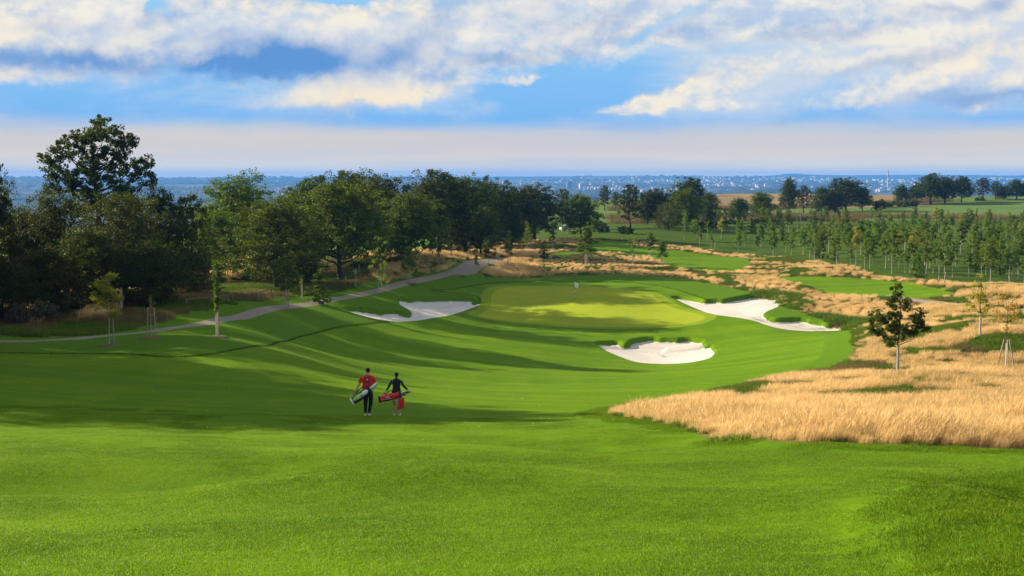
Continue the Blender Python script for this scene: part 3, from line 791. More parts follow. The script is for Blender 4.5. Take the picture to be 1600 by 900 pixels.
# ---- the tall oak that rises over the thicket, with the outline of the photograph
def hero_oak():
    D = 125; u0 = 150; bx, by, bz = at(u0, D); rng = np.random.default_rng(5); s = D / 2000
    px = [(160, 200, 17), (140, 205, 16), (118, 215, 16), (186, 212, 15), (108, 232, 14), (150, 228, 24), (185, 235, 18), (206, 226, 12), (212, 218, 8), (128, 250, 22), (165, 258, 26), (90, 258, 15),
          (75, 245, 13), (72, 265, 14), (95, 282, 20), (200, 262, 15), (225, 262, 13), (232, 250, 9), (228, 282, 14), (205, 290, 18), (130, 285, 24), (165, 300, 28), (75, 292, 14), (160, 188, 9), (100, 240, 12), (120, 318, 24), (200, 320, 24)]
    L = []
    for (u, v, r) in px:
        p = P(u, v, D); rr = r * s * 1.04
        L.append((p[0] - bx, rng.uniform(-2.6, 2.6) * (1 - abs(u - 150) / 160), p[2] - bz, rr, rr * 1.2, rr * .9))
    Ht = P(u0, 183, D)[2] - bz
    tm, cm = build_tree('oak', np.array(L), Ht, .42, 25000, .20, L_DARK, rng, .42, BARK_D, trunk_top=.9, fill=.05, clear=5)
    e = empty('oak_tree', (bx, by, bz)); link('trunk', tm, e); link('crown', cm, e)
    tag(e, 'tallest dark oak rising high above the thicket, sky showing through its crown', 'tree')
hero_oak()

LEFT = [ # kind, u, D, top row, width, label
 ('round', -22, 112, 248, 86, 'dark tree cut by the frame edge beside the tall oak'),
 ('thicket2', 28, 118, 322, 120, 'dark low tree between the frame edge and the oak'),
 ('thicket', 86, 116, 298, 110, 'bushy tree at the left foot of the tall oak'),
 ('thicket', 190, 112, 300, 130, 'rounded olive tree in front of the tall oak'),
 ('thicket2', 250, 119, 294, 100, 'dark bushy tree just right of the tall oak'),
 ('light', 296, 124, 308, 96, 'loose olive tree between the oak thicket and the walnut row'),
 ('thicket', 140, 105, 352, 120, 'low shaded thicket tree below the tall oak'),
 ('thicket2', 232, 107, 376, 110, 'low dark thicket tree behind the bare staked sapling'),
 ('thicket2', 60, 101, 388, 120, 'dark thicket mass over the pale weeds by the path'),
 ('thicket2', -5, 97, 400, 110, 'dark shrubby tree at the frame edge above the path'),
 ('thicket', 300, 120, 398, 84, 'low thicket tree at the end of the dark wood'),
 ('broad2', 366, 166, 278, 124, 'spreading tree with two dark trunks against the bright meadow'),
 ('broad3', 338, 150, 330, 84, 'lower sunlit tree beside the bright meadow gap'),
 ('broad2', 430, 139, 312, 130, 'sunlit broad tree with a thick trunk next to the path'),
 ('broad', 492, 172, 280, 118, 'dark tree standing behind the sunlit broad tree'),
 ('broad3', 532, 152, 285, 140, 'large tree with a stout trunk above the path bend'),
 ('broad', 545, 182, 272, 110, 'tree whose thin top twigs stick up above the row'),
 ('broad2', 596, 176, 275, 116, 'wide crown in the middle of the walnut row'),
 ('broad3', 640, 165, 302, 104, 'brighter crown reaching down behind the weeping birch'),
 ('broad', 684, 190, 270, 118, 'highest rounded crown in the right half of the walnut row'),
 ('round', 728, 212, 277, 96, 'dark crown right of the highest rounded crown'),
 ('round', 766, 238, 284, 84, 'dark crown over the end of the curved path'),
 ('broad3', 752, 205, 322, 58, 'small lighter tree in front of the dark crowns above the path curve'),
 ('broad', 800, 252, 294, 80, 'dark crown second from the right end of the row'),
 ('round', 834, 262, 290, 82, 'last big dark rounded crown at the right end of the row'),
 ('light', 880, 305, 296, 44, 'slim grey brown tree behind the last dark crown'),
 ('broad3', 909, 262, 303, 58, 'free standing bright green tree with a pale trunk'),
 ('thicket2', 478, 147, 392, 50, 'small dark tree under the walnut row beside the path'),
 ('thicket2', 705, 205, 330, 70, 'dark low tree under the highest rounded crown'),
 ('thicket2', 800, 240, 335, 70, 'dark low growth below the second last crown'),
]
for k, u, D, vt, w, lab in LEFT: put_tree(k, u, D, vt, w, lab, rz=RNG.uniform(0, 6.28))
# the same wood goes on towards the viewer, left of the frame; it casts the long shade
OFF = [(-47, 97, 14, 10), (-55, 88, 18, 12), (-44, 83, 15, 10), (-58, 78, 19, 12), (-48, 74, 17, 11), (-62, 70, 19, 12), (-51, 67, 18, 12), (-60, 62, 19, 12), (-43, 64, 17, 10), (-51, 58.5, 18, 11), (-67, 75, 19, 12), (-40, 57, 16, 9), (-60, 98, 17, 12), (-36, 61, 16, 9), (-34.5, 56, 15, 9), (-33, 52, 12.5, 8), (-42, 52, 15, 9)]
for i, (x, y, h, w) in enumerate(OFF):
    y = y + 5.0
    put_tree(('thicket', 'broad', 'round', 'thicket2')[i % 4], 0, y, 0, w / y * 2000, 'broadleaf tree of the shady wood continuing beyond the far end of the path', x=x, h=h, group='trees of the wood left of the frame')

RIGHT = [
 ('light', 985, 300, 289, 52, 'loose grey green tree with visible branches at the green field edge'),
 ('light', 945, 420, 290, 26, 'bare greyish tree on the skyline beside the green field'),
 ('light', 962, 425, 300, 22, 'small dark tree on the skyline next to the bare greyish tree'),
 ('thicket', 1012, 330, 298, 34, 'small tree tucked beside the loose grey green tree'),
 ('broad', 1030, 300, 296, 46, 'dark round tree left of the tallest middle tree'),
 ('broad', 1076, 330, 279, 54, 'tallest dark tree of the clump above the nursery rows'),
 ('broad2', 1070, 285, 297, 48, 'greener tree in front of the tallest one of the clump'),
 ('thicket2', 1110, 305, 300, 36, 'open dark tree at the right end of the clump'),
 ('thicket', 1044, 290, 315, 36, 'lower bushy tree in front of the clump'),
 ('round', 1157, 360, 310, 33, 'small rounded tree before the brown stubble field'),
 ('broad3', 1191, 350, 300, 38, 'tree with light leaves at the stubble field edge'),
 ('round', 1233, 410, 279, 27, 'tall narrow tree leaning over the ridge'),
 ('light', 1256, 415, 290, 30, 'olive tree just right of the tall narrow tree'),
 ('thicket2', 1284, 420, 292, 34, 'dark bushy tree left of the big ridge tree'),
 ('broad', 1323, 425, 279, 56, 'big spreading tree on the ridge before the town'),
 ('broad3', 1348, 430, 294, 26, 'small slanting tree at the foot of the big ridge tree'),
 ('thicket2', 1305, 418, 300, 30, 'low dark tree hugging the big ridge tree'),
 ('round', 1409, 465, 289, 24, 'small separate tree at the start of the ridge row'),
 ('broad', 1432, 470, 288, 22, 'dark tree second in the ridge row'),
 ('broad', 1455, 462, 272, 44, 'highest tree of the ridge row with a dark trunk'),
 ('round', 1477, 466, 276, 32, 'dense crown right of the highest tree of the ridge row'),
 ('broad', 1502, 470, 276, 34, 'dark crown fourth large one of the ridge row'),
 ('light', 1536, 480, 278, 30, 'thin twiggy tree after the gap in the ridge row'),
 ('light', 1556, 483, 283, 24, 'loose tree beside the thin twiggy one'),
 ('thicket2', 1568, 485, 290, 26, 'low dark tree near the right end of the ridge row'),
 ('round', 1588, 480, 281, 30, 'last dark tree of the ridge row by the frame edge'),
 ('broad', 1612, 480, 284, 30, 'tree cut by the frame at the end of the ridge row'),
]
for k, u, D, vt, w, lab in RIGHT: put_tree(k, u, D, vt, w, lab, group='trees on the ridge behind the nursery rows', rz=RNG.uniform(0, 6.28))

# shrubs: low round masses
def bushes():
    rng = np.random.default_rng(55); out = {}
    for i, (nm, lm, ls) in enumerate((('green', L_MID, .14), ('olive', L_OLIVE, .14), ('grey', L_GREY, .12))):
        L = [(rng.uniform(-.9, .9), rng.uniform(-.9, .9), rng.uniform(.35, 1.1), .55, .55, .5) for _ in range(7)]
        out['bush_' + nm] = build_tree(nm, np.array(L), 1.7, .05, 3200, ls, lm, rng, .28, BARK_D, trunk_top=.5, fill=.3, clear=.1)
    return out
VAR.update(bushes())
BUSH = [('bush_grey', 42, 94, 466, 62, 'pale grey seeding weeds before the dark wood'), ('bush_grey', 68, 96, 472, 50, 'pale dry bush right of the seeding weeds'), ('bush_grey', 14, 93, 476, 40, 'low grey weeds by the frame edge above the path'),
        ('bush_olive', 100, 100, 462, 70, 'olive bush between the pale weeds and the yellow sapling'), ('bush_olive', 228, 104, 452, 54, 'dull bush behind the bare staked sapling'), ('bush_green', 318, 128, 436, 46, 'green bush at the wooden rail'),
        ('bush_green', 385, 150, 425, 50, 'green bush under the two trunk tree'), ('bush_olive', 405, 158, 418, 60, 'ochre tinted bush in front of the bright meadow'), ('bush_green', 460, 150, 440, 40, 'bush right of the thick trunk by the path'),
        ('bush_olive', 345, 146, 440, 40, 'low olive bush left of the two trunk tree'), ('bush_green', 560, 170, 428, 40, 'bush behind the stout trunk above the path'), ('bush_green', 620, 172, 428, 36, 'bush at the foot of the weeping birch'),
        ('bush_olive', 1375, 440, 311, 30, 'low hedge bush on the ridge left of the row'), ('bush_green', 1396, 450, 312, 40, 'low hedge bush at the foot of the ridge row'), ('bush_olive', 1420, 455, 313, 36, 'second low hedge bush below the ridge row'),
        ('bush_green', 1533, 475, 305, 18, 'round bush under the thin twiggy tree'), ('bush_olive', 1372, 430, 314, 16, 'roundish bush alone on the stubble edge'), ('bush_olive', 980, 275, 353, 34, 'rusty bush at the edge of the green field'), ('bush_olive', 1100, 300, 345, 60, 'long low bush below the middle clump'),
        ('bush_green', 1140, 320, 342, 40, 'low bush under the small rounded tree'), ('bush_green', 1200, 330, 338, 50, 'low bush below the light leaved tree'), ('bush_olive', 940, 285, 345, 30, 'low bush left of the loose grey green tree')]
for k, u, D, vt, w, lab in BUSH: put_tree(k, u, D, vt, w, lab, group='low bushes', dims=(1.7, 2.9), name='bush', cat='bush')

# ---- young trees: built once per kind
def sapling(kind, seed):
    """(trunk, crown) of a young tree 5 m tall"""
    rng = np.random.default_rng(seed)
    if kind == 'spruce':
        L = [(rng.uniform(-.1, .1), rng.uniform(-.1, .1), z, 1.25 * (1 - z / 5.3), 1.25 * (1 - z / 5.3), .30) for z in np.linspace(.35, 4.7, 11)]
        return build_tree(kind, np.array(L), 5, .06, 2600, .14, L_MAPLE, rng, .24, BARK_D, trunk_top=.97, fill=.5, limbs=False)
    spec = dict(slim=(1.3, 1.25, 11, 1700, L_SAP, .12, .25), oval=(1.95, 1.35, 13, 2500, L_SAP, .13, .32), dark=(1.7, 1.3, 12, 2300, L_MAPLE, .14, .3), yellow=(1.7, 1.7, 9, 1500, L_YEL, .14, .32), sparse=(1.5, 1.9, 8, 700, L_SAP, .12, .3), orange=(1.7, 1.9, 9, 420, L_ORA, .12, .34), column=(1.0, 1.0, 10, 2000, L_MAPLE, .14, .26))[kind]
    W, base, k, nl, lm, ls, cl = spec
    L = rand_lobes(rng, 5, W, base, k); L[:, 3:5] *= .8; L[:, :2] *= 1.15
    L[:, :2] += rng.normal(0, .12, (len(L), 2)); L[:, 5] *= .85
    return build_tree(kind, L, 5, .042, nl, ls, lm, rng, cl, WHITE_BARK, trunk_top=.93, fill=.35, clear=base * .9)
for i, k in enumerate(('slim', 'oval', 'dark', 'yellow', 'sparse', 'orange', 'column', 'spruce')): VAR['s_' + k] = sapling(k, 300 + i)
VAR['s_slim2'] = sapling('slim', 411); VAR['s_oval2'] = sapling('oval', 412); VAR['s_dark2'] = sapling('dark', 413)

def nursery():
    kinds = {'s_slim': 'slim green', 's_slim2': 'slender green', 's_oval': 'round crowned', 's_oval2': 'bushy green', 's_dark': 'dark leaved', 's_dark2': 'dense dark', 's_yellow': 'yellowing', 's_sparse': 'thinly leaved', 's_spruce': 'dark conical'}
    pool = ['s_slim'] * 4 + ['s_slim2'] * 4 + ['s_oval'] * 3 + ['s_oval2'] * 3 + ['s_dark'] * 3 + ['s_dark2'] * 2 + ['s_yellow'] * 1 + ['s_sparse'] * 2 + ['s_spruce'] * 2
    ordn = 'first second third fourth fifth sixth seventh eighth ninth tenth eleventh twelfth thirteenth fourteenth fifteenth sixteenth'.split()
    rng = np.random.default_rng(77); n = 0
    for r, D0 in enumerate(np.array([150, 156, 162, 169, 176, 184, 192, 201, 211, 222, 234, 247, 262, 280, 300, 320])):
        x = .035 * D0; cnt = {}
        while x < .42 * D0:
            x += rng.uniform(1.6, 3.0) * (1.0 + .12 * (r > 8)); xx = x + rng.uniform(-.5, .5); yy = D0 + rng.uniform(-2.5, 2.5)
            if look(sdO, xx, yy) < .8: continue
            u = 800 + 2000 * xx / yy
            if rng.random() < .08 or (u < 1060 and r > 11) or u > 1612 : continue
            k = pool[rng.integers(len(pool))]; h = rng.uniform(3.3, 5.8) * (.85 if r > 9 else 1)
            c = cnt.get(k, 0); cnt[k] = c + 1
            put_tree(k, u, yy, 0, rng.uniform(.85, 1.25) * h / 5 * 2.1 / yy * 2000, f'{ordn[c]} {kinds[k]} sapling of the {ordn[r]} nursery row back, counted from the clump side', x=xx, h=h, dims=(5.0, 2.1), name='sapling', group='young trees in the nursery rows', cat='young tree'); n += 1
    print('saplings', n)
nursery()

# ---- young trees with stakes
def stake(parent, dx, dy, h, lean=0., r=.035, m=None):
    V_, Q_ = tube([(dx, dy, -.1), (dx * (1 - lean), dy * (1 - lean), h)], [r, r], 6)
    n = len(V_); V_ = np.vstack([V_, [[dx * (1 - lean), dy * (1 - lean), h + .02]]])
    Q2 = np.array([(n - 6 + k, n - 6 + (k + 1) % 6, n, n) for k in range(6)])
    A = Acc(); A.add(V_, np.vstack([Q_, Q2])); link('stake', A.mesh('stake', [m or STAKE]), parent)

def mulch(parent, r=.8):
    a = np.linspace(0, 2 * pi, 25)[:-1]; V_ = [(0, 0, .10)]
    for k, rr in enumerate((.5, .8, 1.0)):
        for t in a: q = rr * r * (1 + .1 * sin(t * 3 + k)); V_.append((q * cos(t), q * sin(t), (.09, .05, -.05)[k]))
    Q_ = [(0, 1 + k, 1 + (k + 1) % 24, 1 + (k + 1) % 24) for k in range(24)]
    for ring in range(2):
        for k in range(24): Q_.append((1 + ring * 24 + k, 1 + (ring + 1) * 24 + k, 1 + (ring + 1) * 24 + (k + 1) % 24, 1 + ring * 24 + (k + 1) % 24))
    link('mulch_ring', mesh_np('mulch_ring', np.array(V_), np.array(Q_), [MULCH]), parent)

STAKED = [ # kind, u, base row, top row, width px, stakes, mulch, label
 ('s_yellow', 171, 541, 427, 62, 1, 1, 'yellow green staked sapling between the path and the lawn'),
 ('s_column', 340, 528, 414, 30, 2, 1, 'dark narrow sapling on a round mulch patch'),
 ('s_oval', 447, 483, 398, 48, 3, 0, 'full green sapling tied to three pale stakes at the path'),
 ('s_spruce', 499, 476, 420, 44, 0, 0, 'small dark fir standing on the path edge'),
 ('s_oval2', 641, 444, 384, 34, 2, 1, 'sapling with pale stakes where the path meets the lawn'),
 ('s_slim', 744, 428, 392, 14, 0, 0, 'thin sapling next to the path curve'),
 ('s_sparse', 665, 424, 398, 12, 1, 0, 'twiggy sapling in the golden grass left of the path curve'),
 ('s_sparse', 685, 417, 390, 12, 1, 0, 'twiggy sapling among the golden grass under the walnut row'),
 ('s_dark', 763, 420, 370, 26, 1, 0, 'dark sapling right of the path curve'),
 ('s_slim2', 795, 418, 358, 24, 2, 0, 'bright sapling over the straw grass past the path curve'),
 ('s_slim', 744, 396, 344, 16, 1, 0, 'narrow sapling against the dark wood above the path curve'),
 ('s_sparse', 756, 391, 352, 24, 1, 0, 'pale leaved sapling in front of the dark wood'),
 ('s_slim2', 825, 396, 345, 22, 1, 0, 'slim green sapling left of the small fir'),
 ('s_spruce', 850, 404, 374, 20, 0, 0, 'small fir at the end of the side path'),
 ('s_dark2', 916, 416, 352, 44, 3, 0, 'dense green sapling standing alone in the straw behind the green'),
 ('s_sparse', 990, 417, 368, 30, 1, 0, 'thin leaved sapling on the straw hump behind the green'),
 ('s_dark', 1016, 404, 365, 20, 1, 0, 'sapling at the edge of the far fairway strip'),
 ('s_dark2', 1033, 418, 376, 26, 1, 0, 'dark sapling by the tip of the straw hump'),
 ('s_slim', 864, 391, 349, 20, 2, 0, 'greenish sapling near the parked area behind the wood'),
 ('s_slim', 887, 366, 342, 20, 1, 0, 'small pale stemmed sapling below the slim grey brown tree'),
 ('s_slim2', 932, 362, 343, 16, 1, 0, 'little sapling right of the free standing tree'),
 ('s_orange', 237, 529, 462, 16, 2, 1, 'nearly bare reddish sapling between two stakes by the path'),
 ('s_sparse', 190, 492, 458, 14, 2, 0, 'dead looking stem with white stakes in the dark wood'),
 ('s_sparse', 471, 466, 432, 10, 1, 0, 'pale stake with a bare stem beyond the path'),
 ('s_sparse', 555, 447, 420, 10, 1, 0, 'short bare staked stem on the dry verge'),
 ('s_sparse', 714, 400, 372, 12, 1, 0, 'staked stem in the shade behind the golden grass'),
 ('s_sparse', 703, 408, 378, 12, 1, 0, 'staked stem left of the shaded one behind the golden grass'),
]
for k, u, vb, vt, w, ns, mu, lab in STAKED:
    g = G(u, vb)[0]; D = g[1]; hgt = P(u, vt, D)[2] - g[2]
    z = float(H(g[0], g[1])); e = empty('young_tree', (g[0], g[1], z), RNG.uniform(0, 6.28))
    tm, cm = VAR[k]; s = hgt / 5 * 1.02; sw = (w / 2000 * D) / 2.1
    for nm, me in (('trunk', tm), ('crown', cm)):
        o = link(nm, me, e); o.scale = (sw if nm == 'crown' else max(s, .8), sw if nm == 'crown' else max(s, .8), s)
    for j in range(ns):
        a = j * 2 * pi / max(ns, 1) + .5; stake(e, .30 * cos(a), .30 * sin(a), 1.9, .25, .04)
    if mu: mulch(e)
    tag(e, lab, 'young tree', 'young staked trees around the hole')

def hero_saplings():
    rng = np.random.default_rng(9)
    def custom(u, vb, px, nl, ls, lm, cl, label, tr, stakes=0, fill=.2, trunk_top=.9, white=None, depth=.5):
        g = G(u, vb)[0]; D = g[1]; s = D / 2000; z = float(H(g[0], g[1])); L = []
        for (uu, vv, r) in px:
            p = P(uu, vv, D); L.append((p[0] - g[0], rng.uniform(-1, 1) * depth, p[2] - z, r * s, r * s * 1.1, r * s * .85))
        Ht = max(l[2] for l in L)
        tm, cm = build_tree('y', np.array(L), Ht, tr, nl, ls, lm, rng, cl, BARK, trunk_top=trunk_top, fill=fill, clear=1.7 if white is None else white)
        e = empty('young_tree', (g[0], g[1], z)); link('trunk', tm, e); link('crown', cm, e)
        A = Acc(); wv = (1.75 if white is None else white); A.add(*tube([(0, 0, -.05), (tr * .1, 0, wv * .5), (0, 0, wv)], [tr * 1.55, tr * 1.3, tr * 1.15], 10)); link('trunk_guard', A.mesh('trunk_guard', [WHITE_BARK]), e)
        for j in range(stakes):
            a = j * 2 * pi / 3 + .3; stake(e, .62 * cos(a), .62 * sin(a), 1.9, .72, .035)
        tag(e, label, 'young tree', 'young staked trees around the hole'); return e
    custom(1402, 595, [(1401, 449, 7), (1399, 461, 9), (1397, 474, 10), (1400, 488, 11), (1417, 478, 8), (1420, 470, 6), (1374, 493, 10), (1384, 500, 9), (1366, 492, 6), (1368, 513, 9), (1380, 520, 10), (1392, 510, 11), (1388, 533, 9), (1403, 528, 10),
           (1412, 512, 10), (1421, 520, 10), (1433, 503, 10), (1436, 490, 8), (1443, 512, 8), (1430, 517, 9), (1425, 498, 8), (1402, 500, 10), (1366, 503, 7)], 5600, .115, L_MAPLE, .22, 'dark green young maple with a white wrapped stem in the straw grass', .055, 0, .2)
    custom(1531, 531, [(1530, 432, 5), (1528, 445, 8), (1532, 458, 10), (1520, 462, 8), (1542, 465, 9), (1528, 474, 12), (1515, 478, 8), (1545, 480, 8), (1532, 486, 9)], 950, .11, L_YEL, .3, 'slender yellow green sapling with a white stem on the straw slope', .05, 0, .3, .92, 1.6)
    custom(1572, 576, [(1571, 460, 9), (1560, 468, 8), (1584, 470, 9), (1555, 482, 8), (1590, 482, 8), (1572, 480, 10), (1566, 497, 8), (1580, 500, 9), (1590, 492, 6), (1572, 510, 7)], 520, .10, L_ORA, .28, 'sapling with sparse orange leaves held by a tripod of stakes', .05, 3, .3, .92, 1.7)
    # weeping birch
    custom(591, 458, [(592, 372, 4), (597, 380, 6), (586, 392, 7), (600, 396, 7), (592, 408, 9), (602, 415, 7), (583, 416, 6), (594, 430, 8), (602, 434, 5)], 1500, .12, L_SAP, .26, 'weeping birch with a tall white stem on the path edge', .05, 1, .3, 1.0, 2.2)
hero_saplings()
# ============================================================ grasses (stuff): one object each, small clumps set out by the thousand
def blade_mat(name, lo, hi, c3, trans=.4, sc=.15, ns2=1.2, spec=.12, ro=.7):
    m, nt, b = mat(name, ro, spec)
    geo = nt.nodes.new('ShaderNodeNewGeometry')
    n1 = noise(geo.outputs['Position'], sc, 3, .6); n2 = noise(geo.outputs['Position'], ns2, 3, .6)
    r = attr('rnd')
    col = mixc((n1 * .8 + n2 * .4 + (r - .5) * .35).sst(.42, .78), lo, hi)
    col = mixc(r.sst(.75, 1.0) * .7, col, c3)
    nt.links.new(col, b.inputs['Base Color'])
    tr = nt.nodes.new('ShaderNodeBsdfTranslucent'); mx = nt.nodes.new('ShaderNodeMixShader'); mx.inputs[0].default_value = trans
    nt.links.new(col, tr.inputs['Color']); nt.links.new(b.outputs[0], mx.inputs[1]); nt.links.new(tr.outputs[0], mx.inputs[2])
    nt.links.new(mx.outputs[0], nt.nodes['Material Output'].inputs['Surface'])
    return m

def clump(name, n, rad, h, w, m, rng, segs=3, lean=.35, wind=(.3, -.1), head=0., square=False):
    """n curved blades standing in a disc of the given radius"""
    if square: c = rng.uniform(-rad, rad, (n, 2))
    else:
        a = rng.uniform(0, 2 * pi, n); r = rad * np.sqrt(rng.random(n)); c = np.stack([r * np.cos(a), r * np.sin(a)], -1)
    hh = h * rng.uniform(.55, 1.15, n); th = rng.uniform(0, pi, n); d = np.stack([np.cos(th), np.sin(th)], -1)
    b_ = rng.normal(size=(n, 2)) * lean + np.array(wind); V_ = []; Q_ = []; k = segs + 1
    for i in range(k):
        t = i / segs; ww = w * ((1 - t) ** .7 if not head else (.55 + head * math.exp(-((t - .85) / .14) ** 2))) * .5
        if i == segs: ww = w * .06
        ctr = c + b_ * (hh * t ** 1.8)[:, None]; z = hh * (t - .18 * t * t * (np.linalg.norm(b_, axis=1)))
        for s_ in (-1, 1): V_.append(np.column_stack([ctr + d * ww * s_, z]))
    V_ = np.stack(V_, 1).reshape(-1, 3); base = np.arange(n) * 2 * k
    for i in range(segs): Q_.append(np.stack([base + 2 * i, base + 2 * i + 1, base + 2 * i + 3, base + 2 * i + 2], -1))
    me = mesh_np(name, V_, np.vstack(Q_), [m], smooth=False)
    at = me.attributes.new('rnd', 'FLOAT', 'POINT'); at.data.foreach_set('value', np.repeat(rng.random(n), 2 * k).astype(np.float32))
    return bpy.data.objects.new(name, me)

def scatter(name, label, x, y, protos, scl, rng, tilt=True, sink=.0, zs=None, yaw=None):
    n = len(x); z = H(x, y) - sink; e = .3
    gx = (H(x + e, y) - H(x - e, y)) / (2 * e); gy = (H(x, y + e) - H(x, y - e)) / (2 * e)
    yaw = rng.uniform(0, 2 * pi, n) if yaw is None else yaw
    if tilt:   # euler angles that carry +Z to the ground normal, after a turn by yaw
        nz = np.stack([-gx, -gy, np.ones(n)], -1); nz /= np.linalg.norm(nz, axis=1)[:, None]
        ax = np.stack([np.cos(yaw), np.sin(yaw), np.zeros(n)], -1); ax -= nz * (ax * nz).sum(1)[:, None]; ax /= np.linalg.norm(ax, axis=1)[:, None]
        ay = np.cross(nz, ax)
        rx = np.arctan2(ay[:, 2], nz[:, 2]); ry = np.arcsin(-ax[:, 2]); rz = np.arctan2(ax[:, 1], ax[:, 0])
    else: rx = ry = np.zeros(n); rz = yaw
    me = bpy.data.meshes.new(name); me.vertices.add(n); me.vertices.foreach_set('co', np.stack([x, y, z], -1).astype(np.float32).ravel())
    a = me.attributes.new('rot', 'FLOAT_VECTOR', 'POINT'); a.data.foreach_set('vector', np.stack([rx, ry, rz], -1).astype(np.float32).ravel())
    s3 = np.stack([scl, scl, scl * (1 if zs is None else zs)], -1)
    a = me.attributes.new('scl', 'FLOAT_VECTOR', 'POINT'); a.data.foreach_set('vector', s3.astype(np.float32).ravel())
    a = me.attributes.new('pick', 'INT', 'POINT'); a.data.foreach_set('value', rng.integers(0, len(protos), n).astype(np.int32))
    o = link(name, me); tag(o, label, kind='stuff')
    ng = bpy.data.node_groups.new(name, 'GeometryNodeTree')
    ng.interface.new_socket('Geometry', in_out='INPUT', socket_type='NodeSocketGeometry'); ng.interface.new_socket('Geometry', in_out='OUTPUT', socket_type='NodeSocketGeometry')
    N, L = ng.nodes, ng.links; i_ = N.new('NodeGroupInput'); o_ = N.new('NodeGroupOutput'); ip = N.new('GeometryNodeInstanceOnPoints'); gi = N.new('GeometryNodeGeometryToInstance')
    for p in protos:
        oi = N.new('GeometryNodeObjectInfo'); oi.inputs['Object'].default_value = p; L.new(oi.outputs['Geometry'], gi.inputs[0])
    def na(nm, t):
        q = N.new('GeometryNodeInputNamedAttribute'); q.data_type = t; q.inputs['Name'].default_value = nm; return q.outputs['Attribute']
    L.new(i_.outputs[0], ip.inputs['Points']); L.new(gi.outputs[0], ip.inputs['Instance']); ip.inputs['Pick Instance'].default_value = True
    L.new(na('pick', 'INT'), ip.inputs['Instance Index']); L.new(na('rot', 'FLOAT_VECTOR'), ip.inputs['Rotation']); L.new(na('scl', 'FLOAT_VECTOR'), ip.inputs['Scale'])
    L.new(ip.outputs[0], o_.inputs[0]); md = o.modifiers.new('set_out', 'NODES'); md.node_group = ng
    print(name, n)
    return o

def field_points(D0, D1, step, rng, lo=-.45, hi=.45, grow=0.0, jit=1.0):
    X_, Y_ = [], []; y = D0
    while y < D1:
        s = step * (1 + grow * (y - D0)); x = np.arange(lo * y, hi * y, s); X_.append(x + rng.uniform(-.5, .5, len(x)) * s * jit); Y_.append(y + rng.uniform(-.5, .5, len(x)) * s * jit); y += s
    return np.concatenate(X_), np.concatenate(Y_)

B_TURF = blade_mat('turf_blade', (.050, .135, .002), (.17, .31, .005), (.36, .44, .05), .5, .3, 9.0, .2, .5)
B_GOLD = blade_mat('straw_blade', (.42, .29, .11), (.80, .555, .262), (.92, .73, .41), .5, .12, .8)
B_WEED = blade_mat('weed_blade', (.065, .125, .006), (.115, .185, .010), (.18, .23, .03), .35, .2, 1.5)
B_DRY = blade_mat('dry_blade', (.085, .085, .022), (.20, .135, .055), (.32, .23, .11), .35, .15, 1.0)
B_RIM_SHADE = blade_mat('rim_shade_blade', (.035, .080, .003), (.060, .115, .004), (.10, .15, .01), .15, .3, 2.0)  # darker weed blades; shade of the bunker lips is put into the colour
B_EDGE = blade_mat('edge_blade', (.055, .120, .003), (.135, .235, .006), (.26, .34, .02), .45, 1.1, 5.0)

